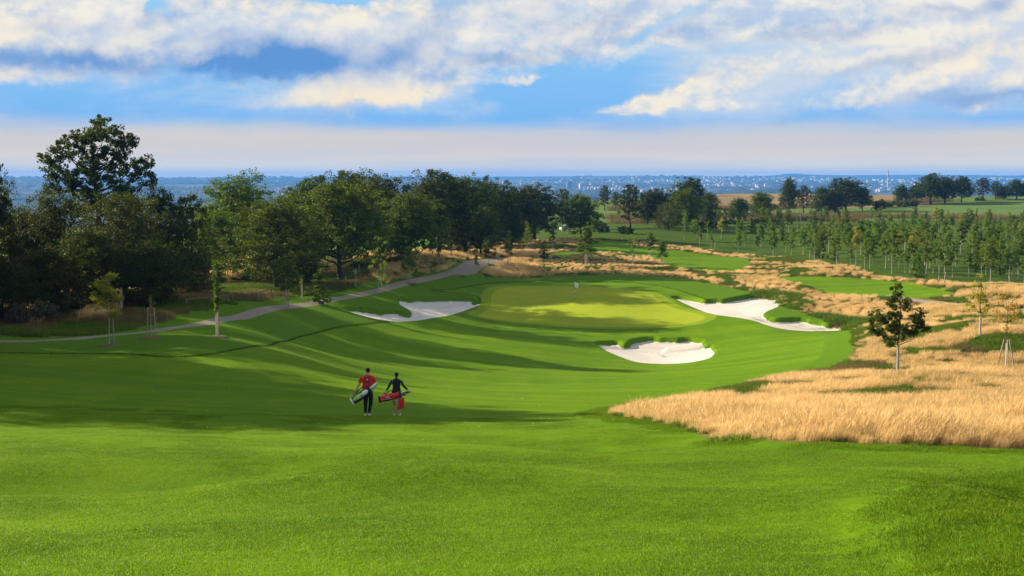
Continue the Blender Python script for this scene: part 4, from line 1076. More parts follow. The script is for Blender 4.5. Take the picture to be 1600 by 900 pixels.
def grasses():
    r = np.random.default_rng(3)
    z_up = .0
    turf = [clump('turf_clump', 3200, .55, .020, .006, B_TURF, r, 1, .5, (0, 0), square=True) for _ in range(3)]
    tall = [clump('tall_turf_clump', 1500, .5, .034, .008, B_EDGE, r, 2, .5, (0, 0), square=True) for _ in range(2)]
    gold = [clump('straw_clump', 210, .55, .66, .013, B_GOLD, r, 4, .30, (.26, -.05), .9) for _ in range(4)]
    goldlow = [clump('fallen_straw_clump', 170, .6, .55, .016, B_GOLD, r, 4, .65, (.5, -.1), .5) for _ in range(2)]
    dry = [clump('dry_clump', 170, .6, .45, .018, B_DRY, r, 3, .45, (.2, 0), .5) for _ in range(3)]
    weed = [clump('weed_clump', 240, .6, .24, .035, B_WEED, r, 3, .8, (0, 0)) for _ in range(3)]
    edge = [clump('edge_clump', 260, .26, .16, .012, B_RIM_SHADE, r, 3, .6, (0, 0)) for _ in range(2)]
    # near mown turf
    x, y = field_points(8.6, 46, .74, r, jit=.45); x += 0; c = look(sdC, x, y); s = look(sdS, x, y)
    k = (c > np.where(y < 25, -.9, .1)) & (s < -.3) & (r.random(len(x)) < 1.25 - sstep(y, 18, 46))
    scatter('mown_grass', 'short mown grass blades of the near fairway', x[k], y[k], turf, r.uniform(.95, 1.1, k.sum()), r)
    x, y = field_points(8.6, 60, .66, r, jit=.45); c = look(sdC, x, y); s = look(sdS, x, y); f = look(sdF, x, y); k = (c < np.where(y < 25, -.30, .1)) & (s < -.25) & (f > .2) & ((y < 25) | (f < .9))
    scatter('longer_grass', 'longer unmown grass on the mound and along the fairway edge', x[k], y[k], tall, r.uniform(.85, 1.15, k.sum()), r, sink=-.012)
    # the line where the mower turned: a fringe of longer grass
    def along(poly, step, rng, keep, closed=True, off=0.):
        A = np.vstack([poly, poly[:1]]) if closed else poly; d = np.hypot(*np.diff(A, axis=0).T); t = np.concatenate([[0], np.cumsum(d)])
        q = np.arange(0, t[-1], step); X_ = np.interp(q, t, A[:, 0]); Y_ = np.interp(q, t, A[:, 1]); kk = keep(X_, Y_)
        return X_[kk], Y_[kk]
    X_, Y_ = along(CUT, .24, r, lambda a, b_: (b_ > 24) & (b_ < 200) & (np.abs(a) < .46 * b_) & (look(sdS, a, b_) < -.5) & ~((a > 8) & (b_ > 62) & (b_ < 132)) & ~((a > 2) & (b_ < 62)))
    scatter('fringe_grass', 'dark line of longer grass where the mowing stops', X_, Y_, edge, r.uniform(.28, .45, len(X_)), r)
    # rims of the bunkers: shaggy far lips, their shade given by darker blades
    XS, YS = [], []
    for nm_, poly in BUNKERS.items():
        A = np.vstack([poly, poly[:1]]); cen = poly.mean(0)
        X_, Y_ = along(poly, .16, r, lambda a, b_: a > -99)
        s1 = look(sdS, X_, Y_ + .9); s2 = look(sdS, X_, Y_ - .9); kk = s2 > s1
        for _ in range(2): XS.append(X_[kk] + r.normal(0, .12, kk.sum())); YS.append(Y_[kk] + r.uniform(.0, .5, kk.sum()))
    XS = np.concatenate(XS); YS = np.concatenate(YS)
    kr = r.random(len(XS)) < .30; XS = XS[kr]; YS = YS[kr]
    scatter('bunker_rim_grass', 'shaggy grass hanging over the far bunker rims, coloured dark for their shade', XS, YS + .30, edge, r.uniform(.12, .24, len(XS)), r)
    # straw grass: nearest field, then the humps behind the green
    def rough_ok(x, y): return (look(sdF, x, y) < -.15) & (look(sdS, x, y) < -.35) & (look(sdP, x, y) < -.5) & (look(sdSt, x, y) < -.2) & (look(sdO, x, y) < .6)
    wild = lambda x, y, s, sd: fbm(x / s, y / s, 3, sd)
    xs, ys_ = [], []
    for (a, b_, st) in ((24, 50, .42), (50, 85, .60), (85, 140, .80), (140, 260, .84)):
        x, y = field_points(a, b_, st, r, -.10, .46); k = rough_ok(x, y); xs.append(x[k]); ys_.append(y[k])
    x = np.concatenate(xs); y = np.concatenate(ys_)
    # where the straw is thick, thin or replaced by green weeds
    g = wild(x, y, 5.5, 61); front = 1 - sstep(y - .25 * np.maximum(x - 14, 0), 44, 54); g2 = wild(x, y, 2.4, 62)
    thick = ((front > .5) & (g2 > .18)) | ((g > .42) & (g2 > .33)); bunkerweeds = (look(sdS, x, y) > -3.2) & (y > 120) & (x > 20)
    thick &= ~(bunkerweeds & (g2 > .42))
    mid = ~thick & (g2 > .55) & ~bunkerweeds
    fal = thick & (front < .5) & (g2 > .52) & (y < 100)
    k = thick & ~fal
    sc = r.uniform(.75, 1.2, len(x)) * np.where(y > 140, .92, 1.0) * np.where(y > 185, .8, 1.0) * np.where(front > .5, 1.0, .85) * (.80 + .4 * (wild(x, y, 1.6, 64) - .5)) * (.42 + .58 * sstep(-look(sdF, x, y), 0, 1.8))
    scatter('straw_grass', 'tall golden straw grass beside the fairway and behind the green', x[k], y[k], gold, sc[k], r, tilt=False, yaw=r.uniform(-.5, .5, k.sum()))
    scatter('fallen_straw_grass', 'wind flattened tufts of straw grass on the slope', x[fal], y[fal], goldlow, sc[fal] * 1.1, r, tilt=False, yaw=r.uniform(-.9, .9, fal.sum()))
    scatter('brown_grass', 'browner thin grass between the straw tufts', x[mid], y[mid], dry, sc[mid], r, tilt=False)
    k = ~thick & ~mid
    scatter('weeds', 'low green weeds between the straw tufts', x[k], y[k], weed, r.uniform(.7, 1.3, k.sum()) * np.where(bunkerweeds[k], 1.7, 1.0), r)
    # left side, in and before the wood
    A_ = r.random(len(x)) < .30; edgez = ((look(sdF, x, y) > -.7) & (r.random(len(x)) < .25)) | (A_ & (front < .5))
    scatter('green_stalks', 'green weeds and stalks showing along the foot of the straw grass', x[edgez], y[edgez], weed, r.uniform(.35, .9, edgez.sum()), r)
    x, y = field_points(64, 215, 1.0, r, -.46, .06); k = rough_ok(x, y) & ((x < -.02 * y) | (y > 160)) & (look(sdV, x, y) < .3) & (x < .02 * y)
    x, y = x[k], y[k]; g = wild(x, y, 7, 71); sunny = sstep(x / y, -.13, -.08) * sstep(y, 120, 150)
    kg = (g + sunny * .22 > .67); kd = ~kg & (g > .44); kw = ~kg & ~kd
    scatter('verge_straw_grass', 'golden straw grass under the walnut row by the path', x[kg], y[kg], gold, r.uniform(.9, 1.3, kg.sum()), r, tilt=False)
    scatter('verge_dry_grass', 'dull dry grass in front of the dark wood', x[kd], y[kd], dry, r.uniform(.9, 1.4, kd.sum()), r, tilt=False)
    scatter('verge_weeds', 'green undergrowth along the path under the trees', x[kw], y[kw], weed, r.uniform(.9, 1.6, kw.sum()), r)
    # strips of straw along the second fairways
    # ridge: dry edge below the far trees
    x, y = field_points(330, 480, 2.6, r, .08, .45); az_ = 800 + 2000 * x / y; k = (np.abs(look(sdFi, x, y)) < 7) | ((np.abs(look(sdM, x, y)) < 5) & (az_ < 1350) & (look(sdFi, x, y) < 0)); k &= az_ > 930
    scatter('ridge_dry_grass', 'dry yellow grass strip under the ridge trees', x[k], y[k], dry, r.uniform(2.2, 3.6, k.sum()), r, tilt=False)
grasses()

def fallen_leaves():
    r = np.random.default_rng(8); n = 90; y = np.exp(r.uniform(np.log(34), np.log(100), n)); x = y * r.uniform(-.42, .12, n); s = r.uniform(.02, .045, n); a = r.uniform(0, 6.28, n); z = H(x, y) + .03
    V_ = np.stack([np.stack([x + s * np.cos(a + k * pi / 2) * (1, .6, 1, .6)[k], y + s * np.sin(a + k * pi / 2) * (1, .6, 1, .6)[k], z + (0, .02, .01, .03)[k]], -1) for k in range(4)], 1).reshape(-1, 3)
    tag(link('fallen_leaves', mesh_np('fallen_leaves', V_, np.arange(4 * n).reshape(n, 4), [plain('dry_leaf', (.55, .46, .24), .7)], smooth=False)), 'few small dry leaves lying on the fairway', kind='stuff')
fallen_leaves()
# ============================================================ golfers, bags, flag
def solid(name, c, rough=.7, spec=.3, c2=None):
    m, nt, b = mat(name, rough, spec); tc = nt.nodes.new('ShaderNodeTexCoord'); n = noise(tc.outputs['Object'], 14, 3, .6)
    nt.links.new(mixc(n.sst(.3, .7), c, c2 or tuple(v * .8 for v in c)), b.inputs['Base Color']); return m
SKIN = solid('skin', (.50, .28, .19), .55); RED = solid('red_cloth', (.62, .018, .014), .8); BLACK = solid('black_cloth', (.012, .012, .015), .85)
HAIR = solid('dark_hair', (.030, .014, .008), .8, .1); WHITE = solid('white_plastic', (.78, .78, .76), .5); NAVY = solid('navy_nylon', (.015, .022, .06), .6)
LIME = solid('lime_nylon', (.35, .68, .04), .6); REDN = solid('red_nylon', (.60, .02, .03), .5); PALEC = solid('pale_cloth', (.62, .66, .66), .8)
STEEL = solid('steel', (.55, .56, .58), .25, .8); DGREEN = solid('green_cloth', (.01, .14, .05), .7); EYE = solid('eye_white', (.7, .7, .68), .3)

def skin(name, J, edges, m, parent, sub=2, root=None):
    names = list(J); me = bpy.data.meshes.new(name); me.from_pydata([J[k][0] for k in names], [(names.index(a), names.index(b)) for a, b in edges], [])
    me.materials.append(m); o = link(name, me, parent)
    sk = o.modifiers.new('skin', 'SKIN'); sk.use_smooth_shade = True
    lay = me.skin_vertices[0].data if me.skin_vertices else None
    if lay is None:
        bm_ = None
    for i, k in enumerate(names):
        r = J[k][1]; lay[i].radius = r if isinstance(r, tuple) else (r, r); lay[i].use_root = (k == (root or names[0]))
    sb = o.modifiers.new('smooth', 'SUBSURF'); sb.levels = sub; sb.render_levels = sub
    return o

def skin_mesh(name, J, edges, m, parent, sub=2, root=None):
    """skin layers need an operator-free route: add the layer through bmesh"""
    import bmesh
    bm = bmesh.new(); lay = bm.verts.layers.skin.verify(); vs = {}
    for k, (co, r) in J.items():
        v = bm.verts.new(co); v[lay].radius = r if isinstance(r, tuple) else (r, r); v[lay].use_root = (k == (root or list(J)[0])); vs[k] = v
    for a, b in edges: bm.edges.new((vs[a], vs[b]))
    me = bpy.data.meshes.new(name); bm.to_mesh(me); bm.free(); me.materials.append(m)
    o = link(name, me, parent); sk = o.modifiers.new('skin', 'SKIN'); sk.use_smooth_shade = True
    sb = o.modifiers.new('smooth', 'SUBSURF'); sb.levels = sub; sb.render_levels = sub
    return o

def ball(name, c, r, m, parent, n=12, k=8):
    V_ = []; Q_ = []
    for i in range(k + 1):
        t = pi * i / k
        for j in range(n): a = 2 * pi * j / n; V_.append((c[0] + r[0] * sin(t) * cos(a), c[1] + r[1] * sin(t) * sin(a), c[2] + r[2] * cos(t)))
    for i in range(k):
        for j in range(n): Q_.append((i * n + j, (i + 1) * n + j, (i + 1) * n + (j + 1) % n, i * n + (j + 1) % n))
    return link(name, mesh_np(name, np.array(V_), np.array(Q_), [m]), parent)

def hand(J, E, w, pre, d, side):
    """palm, four fingers and thumb beyond wrist w (a key of J), pointing along d"""
    d = np.array(d) / np.linalg.norm(d); p = np.array(J[w][0]); s = np.cross(d, (0, 1, 0)); s /= np.linalg.norm(s) + 1e-9
    J[pre + 'palm'] = (tuple(p + d * .055), (.036, .018)); E.append((w, pre + 'palm'))
    for i, (o, L) in enumerate(((-.027, .066), (-.009, .078), (.009, .073), (.027, .058))):
        a = p + d * .09 + s * o; b_ = a + d * L * .5 + np.array((0, .012, 0)); c = b_ + d * L * .42 + np.array((0, .03, 0))
        for q, (pt, r) in enumerate(((a, .010), (b_, .009), (c, .007))): J[f'{pre}f{i}{q}'] = (tuple(pt), r)
        E += [(pre + 'palm', f'{pre}f{i}0'), (f'{pre}f{i}0', f'{pre}f{i}1'), (f'{pre}f{i}1', f'{pre}f{i}2')]
    t = p + d * .035 + s * .038 * side; J[pre + 't0'] = (tuple(t), .011); J[pre + 't1'] = (tuple(t + d * .035 + s * .02 * side + np.array((0, .015, 0))), .009)
    E += [(pre + 'palm', pre + 't0'), (pre + 't0', pre + 't1')]

def loft(A, rings, n=24):
    """closed elliptical rings (x, y, z, rx, ry) from bottom to top"""
    V_ = []; Q_ = []
    for (x, y, z, rx, ry) in rings:
        for j in range(n):
            a = 2 * pi * j / n; sx = abs(cos(a)) ** .85 * (1 if cos(a) > 0 else -1); V_.append((x + rx * sx, y + ry * sin(a), z))
    m = len(rings)
    for i in range(m - 1):
        for j in range(n): Q_.append((i * n + j, i * n + (j + 1) % n, (i + 1) * n + (j + 1) % n, (i + 1) * n + j))
    A.add(np.array(V_), np.array(Q_))

def garment(name, q, rows, cx, sleeves, m, parent):
    A = Acc(); loft(A, [(q(cx, v)[0], 0.0, q(cx, v)[2], q(cx + hw, v)[0] - q(cx, v)[0], (q(cx + hw, v)[0] - q(cx, v)[0]) * dr) for v, hw, dr in rows])
    for pts_, rad in sleeves:
        P_ = [np.array(p) for p in pts_]; A.add(*tube(P_, rad, 12))
    o = link(name, A.mesh(name, [m]), parent); sb = o.modifiers.new('smooth', 'SUBSURF'); sb.levels = 1; sb.render_levels = 1
    return o

def figure(loc, J, label, shirt, lower, shoes, hair, parts_fn, head):
    e = empty('person', loc)
    E = [('pelvis', 'belly'), ('belly', 'chest'), ('chest', 'neck0'), ('neck0', 'neck1'), ('neck1', 'head0'), ('head0', 'head1'), ('head1', 'head2'),
         ('chest', 'shL'), ('shL', 'elL'), ('elL', 'wrL'), ('chest', 'shR'), ('shR', 'elR'), ('elR', 'wrR'),
         ('pelvis', 'hipL'), ('hipL', 'knL'), ('knL', 'caL'), ('caL', 'anL'), ('anL', 'toL'), ('pelvis', 'hipR'), ('hipR', 'knR'), ('knR', 'caR'), ('caR', 'anR'), ('anR', 'toR')]
    for s_, sd_ in (('L', 1), ('R', -1)):
        w = np.array(J['wr' + s_][0]); el = np.array(J['el' + s_][0]); hand(J, E, 'wr' + s_, s_, w - el, sd_)
    skin_mesh('body', J, E, SKIN, e, root='pelvis')
    hc = np.array(head); fw_ = np.array((0, 1, 0))
    for sx in (-1, 1):
        ball('ear', (hc[0] + sx * .078, hc[1] - .005, hc[2] - .01), (.012, .022, .032), SKIN, e, 8, 6)
        ball('eye', (hc[0] + sx * .032, hc[1] + .088, hc[2] + .005), (.013, .010, .010), EYE, e, 8, 6)
    ball('nose', (hc[0], hc[1] + .104, hc[2] - .028), (.015, .022, .024), SKIN, e, 8, 6)
    ball('mouth', (hc[0], hc[1] + .090, hc[2] - .062), (.024, .010, .007), RED, e, 8, 6)
    parts_fn(e, J)
    tag(e, label, 'person', 'two golfers walking down the fairway')
    return e

def loc_px(u, v):
    g = G(u, v)[0]; return g[0], g[1], float(H(g[0], g[1]))

def golfers():
    S = 46.8 / 2000
    mx, my, mz = loc_px(574.5, 649.5); k = my / 2000                         # metres per photo pixel at his distance
    def q(uz, vz, y=0.0, bx=574.5, b0=649.0): return ((uz / 9 + 530 - bx) * k, y, (b0 - (vz / 9 + 560)) * k)
    # ---- the man (positions read from the photograph, facing away)
    J = dict(pelvis=(q(420, 470), (.125, .095)), belly=(q(408, 390), (.125, .09)), chest=(q(405, 275), (.165, .10)), neck0=(q(406, 222), .062), neck1=(q(407, 205), .054),
             head0=(q(410, 180, .01), (.066, .078)), head1=(q(411, 155, .015), (.073, .088)), head2=(q(411, 132, .01), (.058, .07)),
             shL=(q(322, 250), .058), elL=(q(277, 365, -.03), .042), wrL=(q(228, 455, -.03), .028), shR=(q(486, 250), .058), elR=(q(512, 350, .02), .042), wrR=(q(470, 420, .22), .028),
             hipL=(q(380, 500), .088), knL=(q(370, 640, .03), .060), caL=(q(370, 700, -.02), .052), anL=(q(371, 775, -.05), .040), toL=(q(366, 790, .12), (.040, .026)),
             hipR=(q(450, 500), .088), knR=(q(440, 640, .10), .060), caR=(q(428, 705, .06), .052), anR=(q(420, 780, .0), .040), toR=(q(424, 795, .16), (.040, .026)))
    def man_parts(e, J):
        def big(keys, g): return {a: (J[a][0], tuple(np.array(J[a][1]) + g) if isinstance(J[a][1], tuple) else J[a][1] + g) for a in keys}
        up = lambda a, b, t: tuple(np.array(J[a][0]) * (1 - t) + np.array(J[b][0]) * t)
        sl = []
        for s_ in 'LR':
            p0, p1 = np.array(J['sh' + s_][0]), np.array(J['el' + s_][0]); inn = p0 * .72 + np.array(J['chest'][0]) * .28 + (0, 0, .03)
            sl.append(([inn, p0 + (0, 0, .012), p0 * .55 + p1 * .45, p0 * .36 + p1 * .64, p0 * .34 + p1 * .66], [.060, .066, .066, .062, .045]))
        garment('shirt', q, [(432, 80, .66), (425, 84, .68), (395, 80, .66), (360, 78, .64), (320, 82, .60), (285, 86, .58), (260, 86, .56), (243, 78, .54), (230, 56, .62), (219, 36, .85), (211, 29, 1.0)], 408, sl, RED, e)
        tr = big(['hipL', 'knL', 'caL', 'hipR', 'knR', 'caR'], .016); tr['pelvis'] = (J['pelvis'][0], (.140, .110)); tr['w'] = (up('pelvis', 'belly', .4), (.128, .10))
        tr['aL'] = (up('caL', 'anL', .85), .062); tr['aR'] = (up('caR', 'anR', .85), .062)
        skin_mesh('trousers', tr, [('w', 'pelvis'), ('pelvis', 'hipL'), ('hipL', 'knL'), ('knL', 'caL'), ('caL', 'aL'), ('pelvis', 'hipR'), ('hipR', 'knR'), ('knR', 'caR'), ('caR', 'aR')], BLACK, e, root='pelvis')
        for s_ in 'LR':
            a, t = np.array(J['an' + s_][0]), np.array(J['to' + s_][0]); a[2] = max(.05, a[2] - .02)
            skin_mesh('shoe', dict(h=(tuple(a + (0, -.05, -.01)), (.046, .044)), m=(tuple((a + t) / 2), (.048, .042)), t=(tuple(t), (.044, .030))), [('h', 'm'), ('m', 't')], WHITE, e)
        h = np.array(J['head1'][0]); ball('hair', tuple(h + (0, -.018, .022)), (.083, .094, .092), HAIR, e)
        # crossed shoulder straps on his back
        c = np.array(J['chest'][0]); c[1] -= .125
        for sx in (-1, 1):
            A = Acc(); A.add(*tube([c + (sx * .115, .06, .11), c + (sx * .09, -.005, .085), c + (0, -.02, -.005), c + (-sx * .05, -.015, -.14)], [.018, .020, .022, .018], 6)); link('shoulder_strap', A.mesh('shoulder_strap', [BLACK if sx > 0 else NAVY]), e)
        ball('strap_clasp', tuple(c + (0, -.035, .0)), (.028, .012, .028), WHITE, e, 8, 6)
    figure((mx, my, mz), J, 'man in a red shirt and black trousers walking away beside the woman', 0, 0, 0, 0, man_parts, J['head1'][0])

    def bag(loc, a, b_, r, mats, label, clubs, covers, towel=None):
        """a golf bag lying along a (bottom) to b_ (mouth), both in the local frame"""
        e = empty('golf_bag', loc); a = np.array(a); b_ = np.array(b_); d = b_ - a; L = np.linalg.norm(d); d /= L; t = np.linspace(0, 1, 9)
        R = r * np.array([.86, .95, 1.02, 1.05, 1.03, .98, .92, .95, 1.02])
        A = Acc(); A.add(*tube(a + d * L * t[:, None], R, 16)); link('bag_body', A.mesh('bag_body', [mats[0]]), e)
        for nm_, c0, c1, rr, m in (('base', -.02, .06, .98, mats[1]), ('collar', .93, 1.01, 1.12, mats[2])):
            A = Acc(); A.add(*tube([a + d * L * c0, a + d * L * (c0 + .005), a + d * L * c1, a + d * L * (c1 + .005)], [.001, r * rr, r * rr, .02 if nm_ == 'collar' else .001], 16)); link(nm_, A.mesh(nm_, [m]), e)
        up = np.cross(d, (0, 1, 0)); up /= np.linalg.norm(up); up *= np.sign(up[2]) or 1; bk = np.array((0, -1.0, 0))
        # pockets that bulge towards the viewer, piping and round emblem
        for nm_, t0, t1, lift, side, m, rr in (('pocket', .10, .66, .085, .030, mats[3], .60), ('pocket', .52, .92, .080, .020, mats[4], .62), ('pocket', .16, .55, .07, -.055, mats[2], .48)):
            tt = np.linspace(t0, t1, 7); prof = np.sin(np.linspace(.25, pi - .25, 7)) ** .5; A = Acc()
            A.add(*tube(a + d * L * tt[:, None] + bk * lift + up * side, r * rr * prof, 12)); link(nm_, A.mesh(nm_, [m]), e)
        for sd_ in (-1, 1):
            A = Acc(); tt = np.linspace(.12, .86, 7); A.add(*tube(a + d * L * tt[:, None] + bk * (r * .98) + up * (sd_ * r * .36 * np.sin(np.linspace(.3, 2.8, 7)))[:, None], [.006] * 7, 5)); link('piping', A.mesh('piping', [WHITE]), e)
        c = a + d * L * .42 + bk * (r * 1.36) + up * .03; th = np.linspace(0, 2 * pi, 17)
        A = Acc(); A.add(*tube([c + d * .05 * cos(q_) * 1.4 + up * .032 * sin(q_) for q_ in th], [.007] * 17, 5)); A.add(*tube([c - d * .04, c + up * .006, c + d * .045], [.006] * 3, 5)); link('emblem', A.mesh('emblem', [WHITE]), e)
        rg = np.random.default_rng(int(L * 1000))
        for i in range(clubs):
            s0 = b_ - d * .05 + up * rg.uniform(-.5, .5) * r + bk * rg.uniform(-.5, .5) * r; e1 = s0 + d * rg.uniform(.16, .30) + up * rg.uniform(-.03, .03)
            A = Acc(); A.add(*tube([s0, e1], [.006, .006], 6)); nd = up * rg.choice([-1, 1]) * .05
            A.add(*tube([e1 - nd * .2, e1 + nd * .4, e1 + nd], [.010, .017, .008], 6)); link('club', A.mesh('club', [STEEL]), e)
        for off, L2, rr, m in covers:
            s0 = b_ + up * off[0] + bk * off[1]; A = Acc(); A.add(*tube([s0, s0 + d * L2 * .45, s0 + d * L2 * .8, s0 + d * L2], [rr * .55, rr, rr * .95, rr * .3], 10)); link('headcover', A.mesh('headcover', [m]), e)
        # carrying strap
        A = Acc(); A.add(*tube([a + d * L * .35 + up * r, a + d * L * .5 + up * (r + .09) - bk * .04, a + d * L * .8 + up * (r + .08) - bk * .04, a + d * L * .92 + up * r], [.016, .02, .02, .016], 6)); link('carry_strap', A.mesh('carry_strap', [mats[2]]), e)
        tag(e, label, 'golf bag', 'golf bags carried by the two golfers'); return e
    yb = -.30
    bag((mx, my, mz), q(195, 580, yb), q(455, 405, yb + .05), .142, (NAVY, WHITE, NAVY, LIME, WHITE), 'lime green, white and navy golf bag slung across the back of the man in red', 7,
        [((.05, .05), .36, .045, WHITE), ((-.02, .02), .26, .042, LIME), ((.0, -.04), .30, .040, NAVY)])
    # ---- the woman
    wx, wy, wz = loc_px(620, 650.5); k = wy / 2000
    def q(uz, vz, y=0.0, bx=620.0, b0=650.0): return ((uz / 9 + 530 - bx) * k, y, (b0 - (vz / 9 + 560)) * k)
    J = dict(pelvis=(q(805, 500), (.125, .10)), belly=(q(808, 410), (.098, .078)), chest=(q(808, 320), (.125, .088)), neck0=(q(808, 272), .05), neck1=(q(808, 258), .042),
             head0=(q(810, 236, .01), (.056, .068)), head1=(q(811, 214, .012), (.064, .080)), head2=(q(811, 195, .01), (.05, .06)),
             shL=(q(742, 300), .045), elL=(q(700, 385, -.06), .034), wrL=(q(665, 440, -.10), .024), shR=(q(872, 300), .045), elR=(q(915, 375, -.08), .034), wrR=(q(978, 425, -.16), .024),
             hipL=(q(775, 530), .082), knL=(q(776, 655, .05), .052), caL=(q(774, 700, .0), .046), anL=(q(775, 770, -.03), .034), toL=(q(766, 788, .12), (.034, .024)),
             hipR=(q(842, 530), .082), knR=(q(850, 655, .02), .052), caR=(q(852, 700, -.04), .046), anR=(q(853, 770, -.06), .034), toR=(q(858, 788, .10), (.034, .024)))
    def woman_parts(e, J):
        up = lambda a, b, t: tuple(np.array(J[a][0]) * (1 - t) + np.array(J[b][0]) * t)
        sl = []
        for s_ in 'LR':
            p0, p1, p2 = (np.array(J[w_ + s_][0]) for w_ in ('sh', 'el', 'wr')); inn = p0 * .7 + np.array(J['chest'][0]) * .3 + (0, 0, .02)
            sl.append(([inn, p0 + (0, 0, .008), (p0 + p1) / 2, p1, (p1 + p2) / 2, p1 * .12 + p2 * .88, p1 * .11 + p2 * .89], [.046, .052, .050, .043, .039, .034, .02]))
        garment('jumper', q, [(470, 68, .8), (455, 68, .8), (430, 60, .78), (400, 53, .76), (375, 52, .74), (340, 58, .68), (312, 64, .62), (295, 62, .6), (282, 46, .68), (272, 30, .85), (266, 25, 1.0)], 808, sl, BLACK, e)
        # pleated skirt
        cx, cy, cz = J['pelvis'][0]; V_ = []; Q_ = []; n = 48; rows = [(.140, .112, .09), (.155, .115, .02), (.175, .14, -.06), (.20, .165, -.14), (.215, .18, -.205)]
        for i, (rx, ry, dz) in enumerate(rows):
            for j in range(n): a = 2 * pi * j / n; f = 1 + .035 * i * cos(a * 16) / 3; V_.append((cx + rx * .86 * f * cos(a), cy + ry * f * sin(a), cz + dz))
        for i in range(len(rows) - 1):
            for j in range(n): Q_.append((i * n + j, i * n + (j + 1) % n, (i + 1) * n + (j + 1) % n, (i + 1) * n + j))
        link('skirt', mesh_np('skirt', np.array(V_), np.array(Q_), [PALEC]), e)
        for s_ in 'LR':
            a, t = np.array(J['an' + s_][0]), np.array(J['to' + s_][0]); a[2] = max(.045, a[2] - .02)
            skin_mesh('shoe', dict(h=(tuple(a + (0, -.04, -.01)), (.040, .042)), m=(tuple((a + t) / 2), (.042, .038)), t=(tuple(t), (.038, .028))), [('h', 'm'), ('m', 't')], WHITE, e)
        h = np.array(J['head1'][0]); ball('hair', tuple(h + (0, -.014, .016)), (.074, .088, .084), HAIR, e)
        A = Acc(); A.add(*tube([h + (0, -.095, .03), h + (.002, -.125, -.02), h + (0, -.13, -.09), h + (-.004, -.125, -.17), h + (-.006, -.12, -.22)], [.018, .03, .032, .024, .006], 10)); link('ponytail', A.mesh('ponytail', [HAIR]), e)
    figure((wx, wy, wz), J, 'woman with a ponytail in a black jumper and short pale skirt, walking away', 0, 0, 0, 0, woman_parts, J['head1'][0])
    bag((wx, wy, wz), q(572, 552, -.26), q(880, 478, -.26), .125, (REDN, BLACK, NAVY, REDN, REDN), 'red golf bag with white piping carried level behind the woman in black', 7,
        [((.055, .03), -.10, .050, WHITE), ((.02, .02), .34, .05, DGREEN), ((.04, -.03), .22, .042, WHITE), ((-.03, .02), .20, .038, NAVY)])
    # red towel hanging from the bag mouth
    V_ = []; Q_ = []; n, r_ = 9, 8; p0 = np.array(q(895, 520, -.36))
    for i in range(r_):
        for j in range(n): s_ = j / (n - 1); t = i / (r_ - 1); V_.append((p0[0] + (s_ - .5) * (.20 + .06 * t) - .05 * t, p0[1] + .03 * sin(s_ * 11 + t * 2) * (.3 + t), p0[2] - .40 * t - .03 * sin(s_ * 5)))
    for i in range(r_ - 1):
        for j in range(n - 1): Q_.append((i * n + j, i * n + j + 1, (i + 1) * n + j + 1, (i + 1) * n + j))
    me = mesh_np('towel', np.array(V_), np.array(Q_), [REDN]); t = link('towel', me); t.location = (wx, wy, wz)
    sm = t.modifiers.new('thick', 'SOLIDIFY'); sm.thickness = .012
    tag(t, "red towel hanging from the mouth of the woman's golf bag", 'towel')
golfers()

def flag():
    x, y, z = loc_px(898, 469); e = empty('golf_flag', (x, y, z)); k = y / 2000; Hh = 29 * k
    for i in range(7):
        A = Acc(); A.add(*tube([(0, 0, Hh * i / 7), (0, 0, Hh * (i + 1) / 7)], [.026, .026], 8)); link('pole_band', A.mesh('pole_band', [(BLACK, WHITE)[i % 2 if i < 6 else 1]]), e)
    V_ = []; Q_ = []; n = 9
    for i in range(n):
        for j in range(6): s_ = j / 5; t = i / (n - 1); V_.append((.02 + .48 * s_ * (1 - .35 * t) , .06 * sin(s_ * 8 + t), Hh - .02 - .62 * t - .22 * s_))
    for i in range(n - 1):
        for j in range(5): Q_.append((i * 6 + j, i * 6 + j + 1, (i + 1) * 6 + j + 1, (i + 1) * 6 + j))
    o = link('flag_cloth', mesh_np('flag_cloth', np.array(V_), np.array(Q_), [WHITE]), e); sm = o.modifiers.new('thick', 'SOLIDIFY'); sm.thickness = .008
    tag(e, 'white flag hanging on a black and white pole in the putting green', 'golf flag')
flag()

def boxm(A, c, s, rz=0.0):
    x, y, z = s[0] / 2, s[1] / 2, s[2] / 2; V_ = np.array([(i * x, j * y, l * z) for l in (-1, 1) for j in (-1, 1) for i in (-1, 1)])
    if rz: cs_, sn = cos(rz), sin(rz); V_[:, :2] = V_[:, :2] @ np.array([[cs_, sn], [-sn, cs_]])
    A.add(V_ + np.array(c), np.array([(0, 2, 3, 1), (4, 5, 7, 6), (0, 1, 5, 4), (2, 6, 7, 3), (0, 4, 6, 2), (1, 3, 7, 5)]))

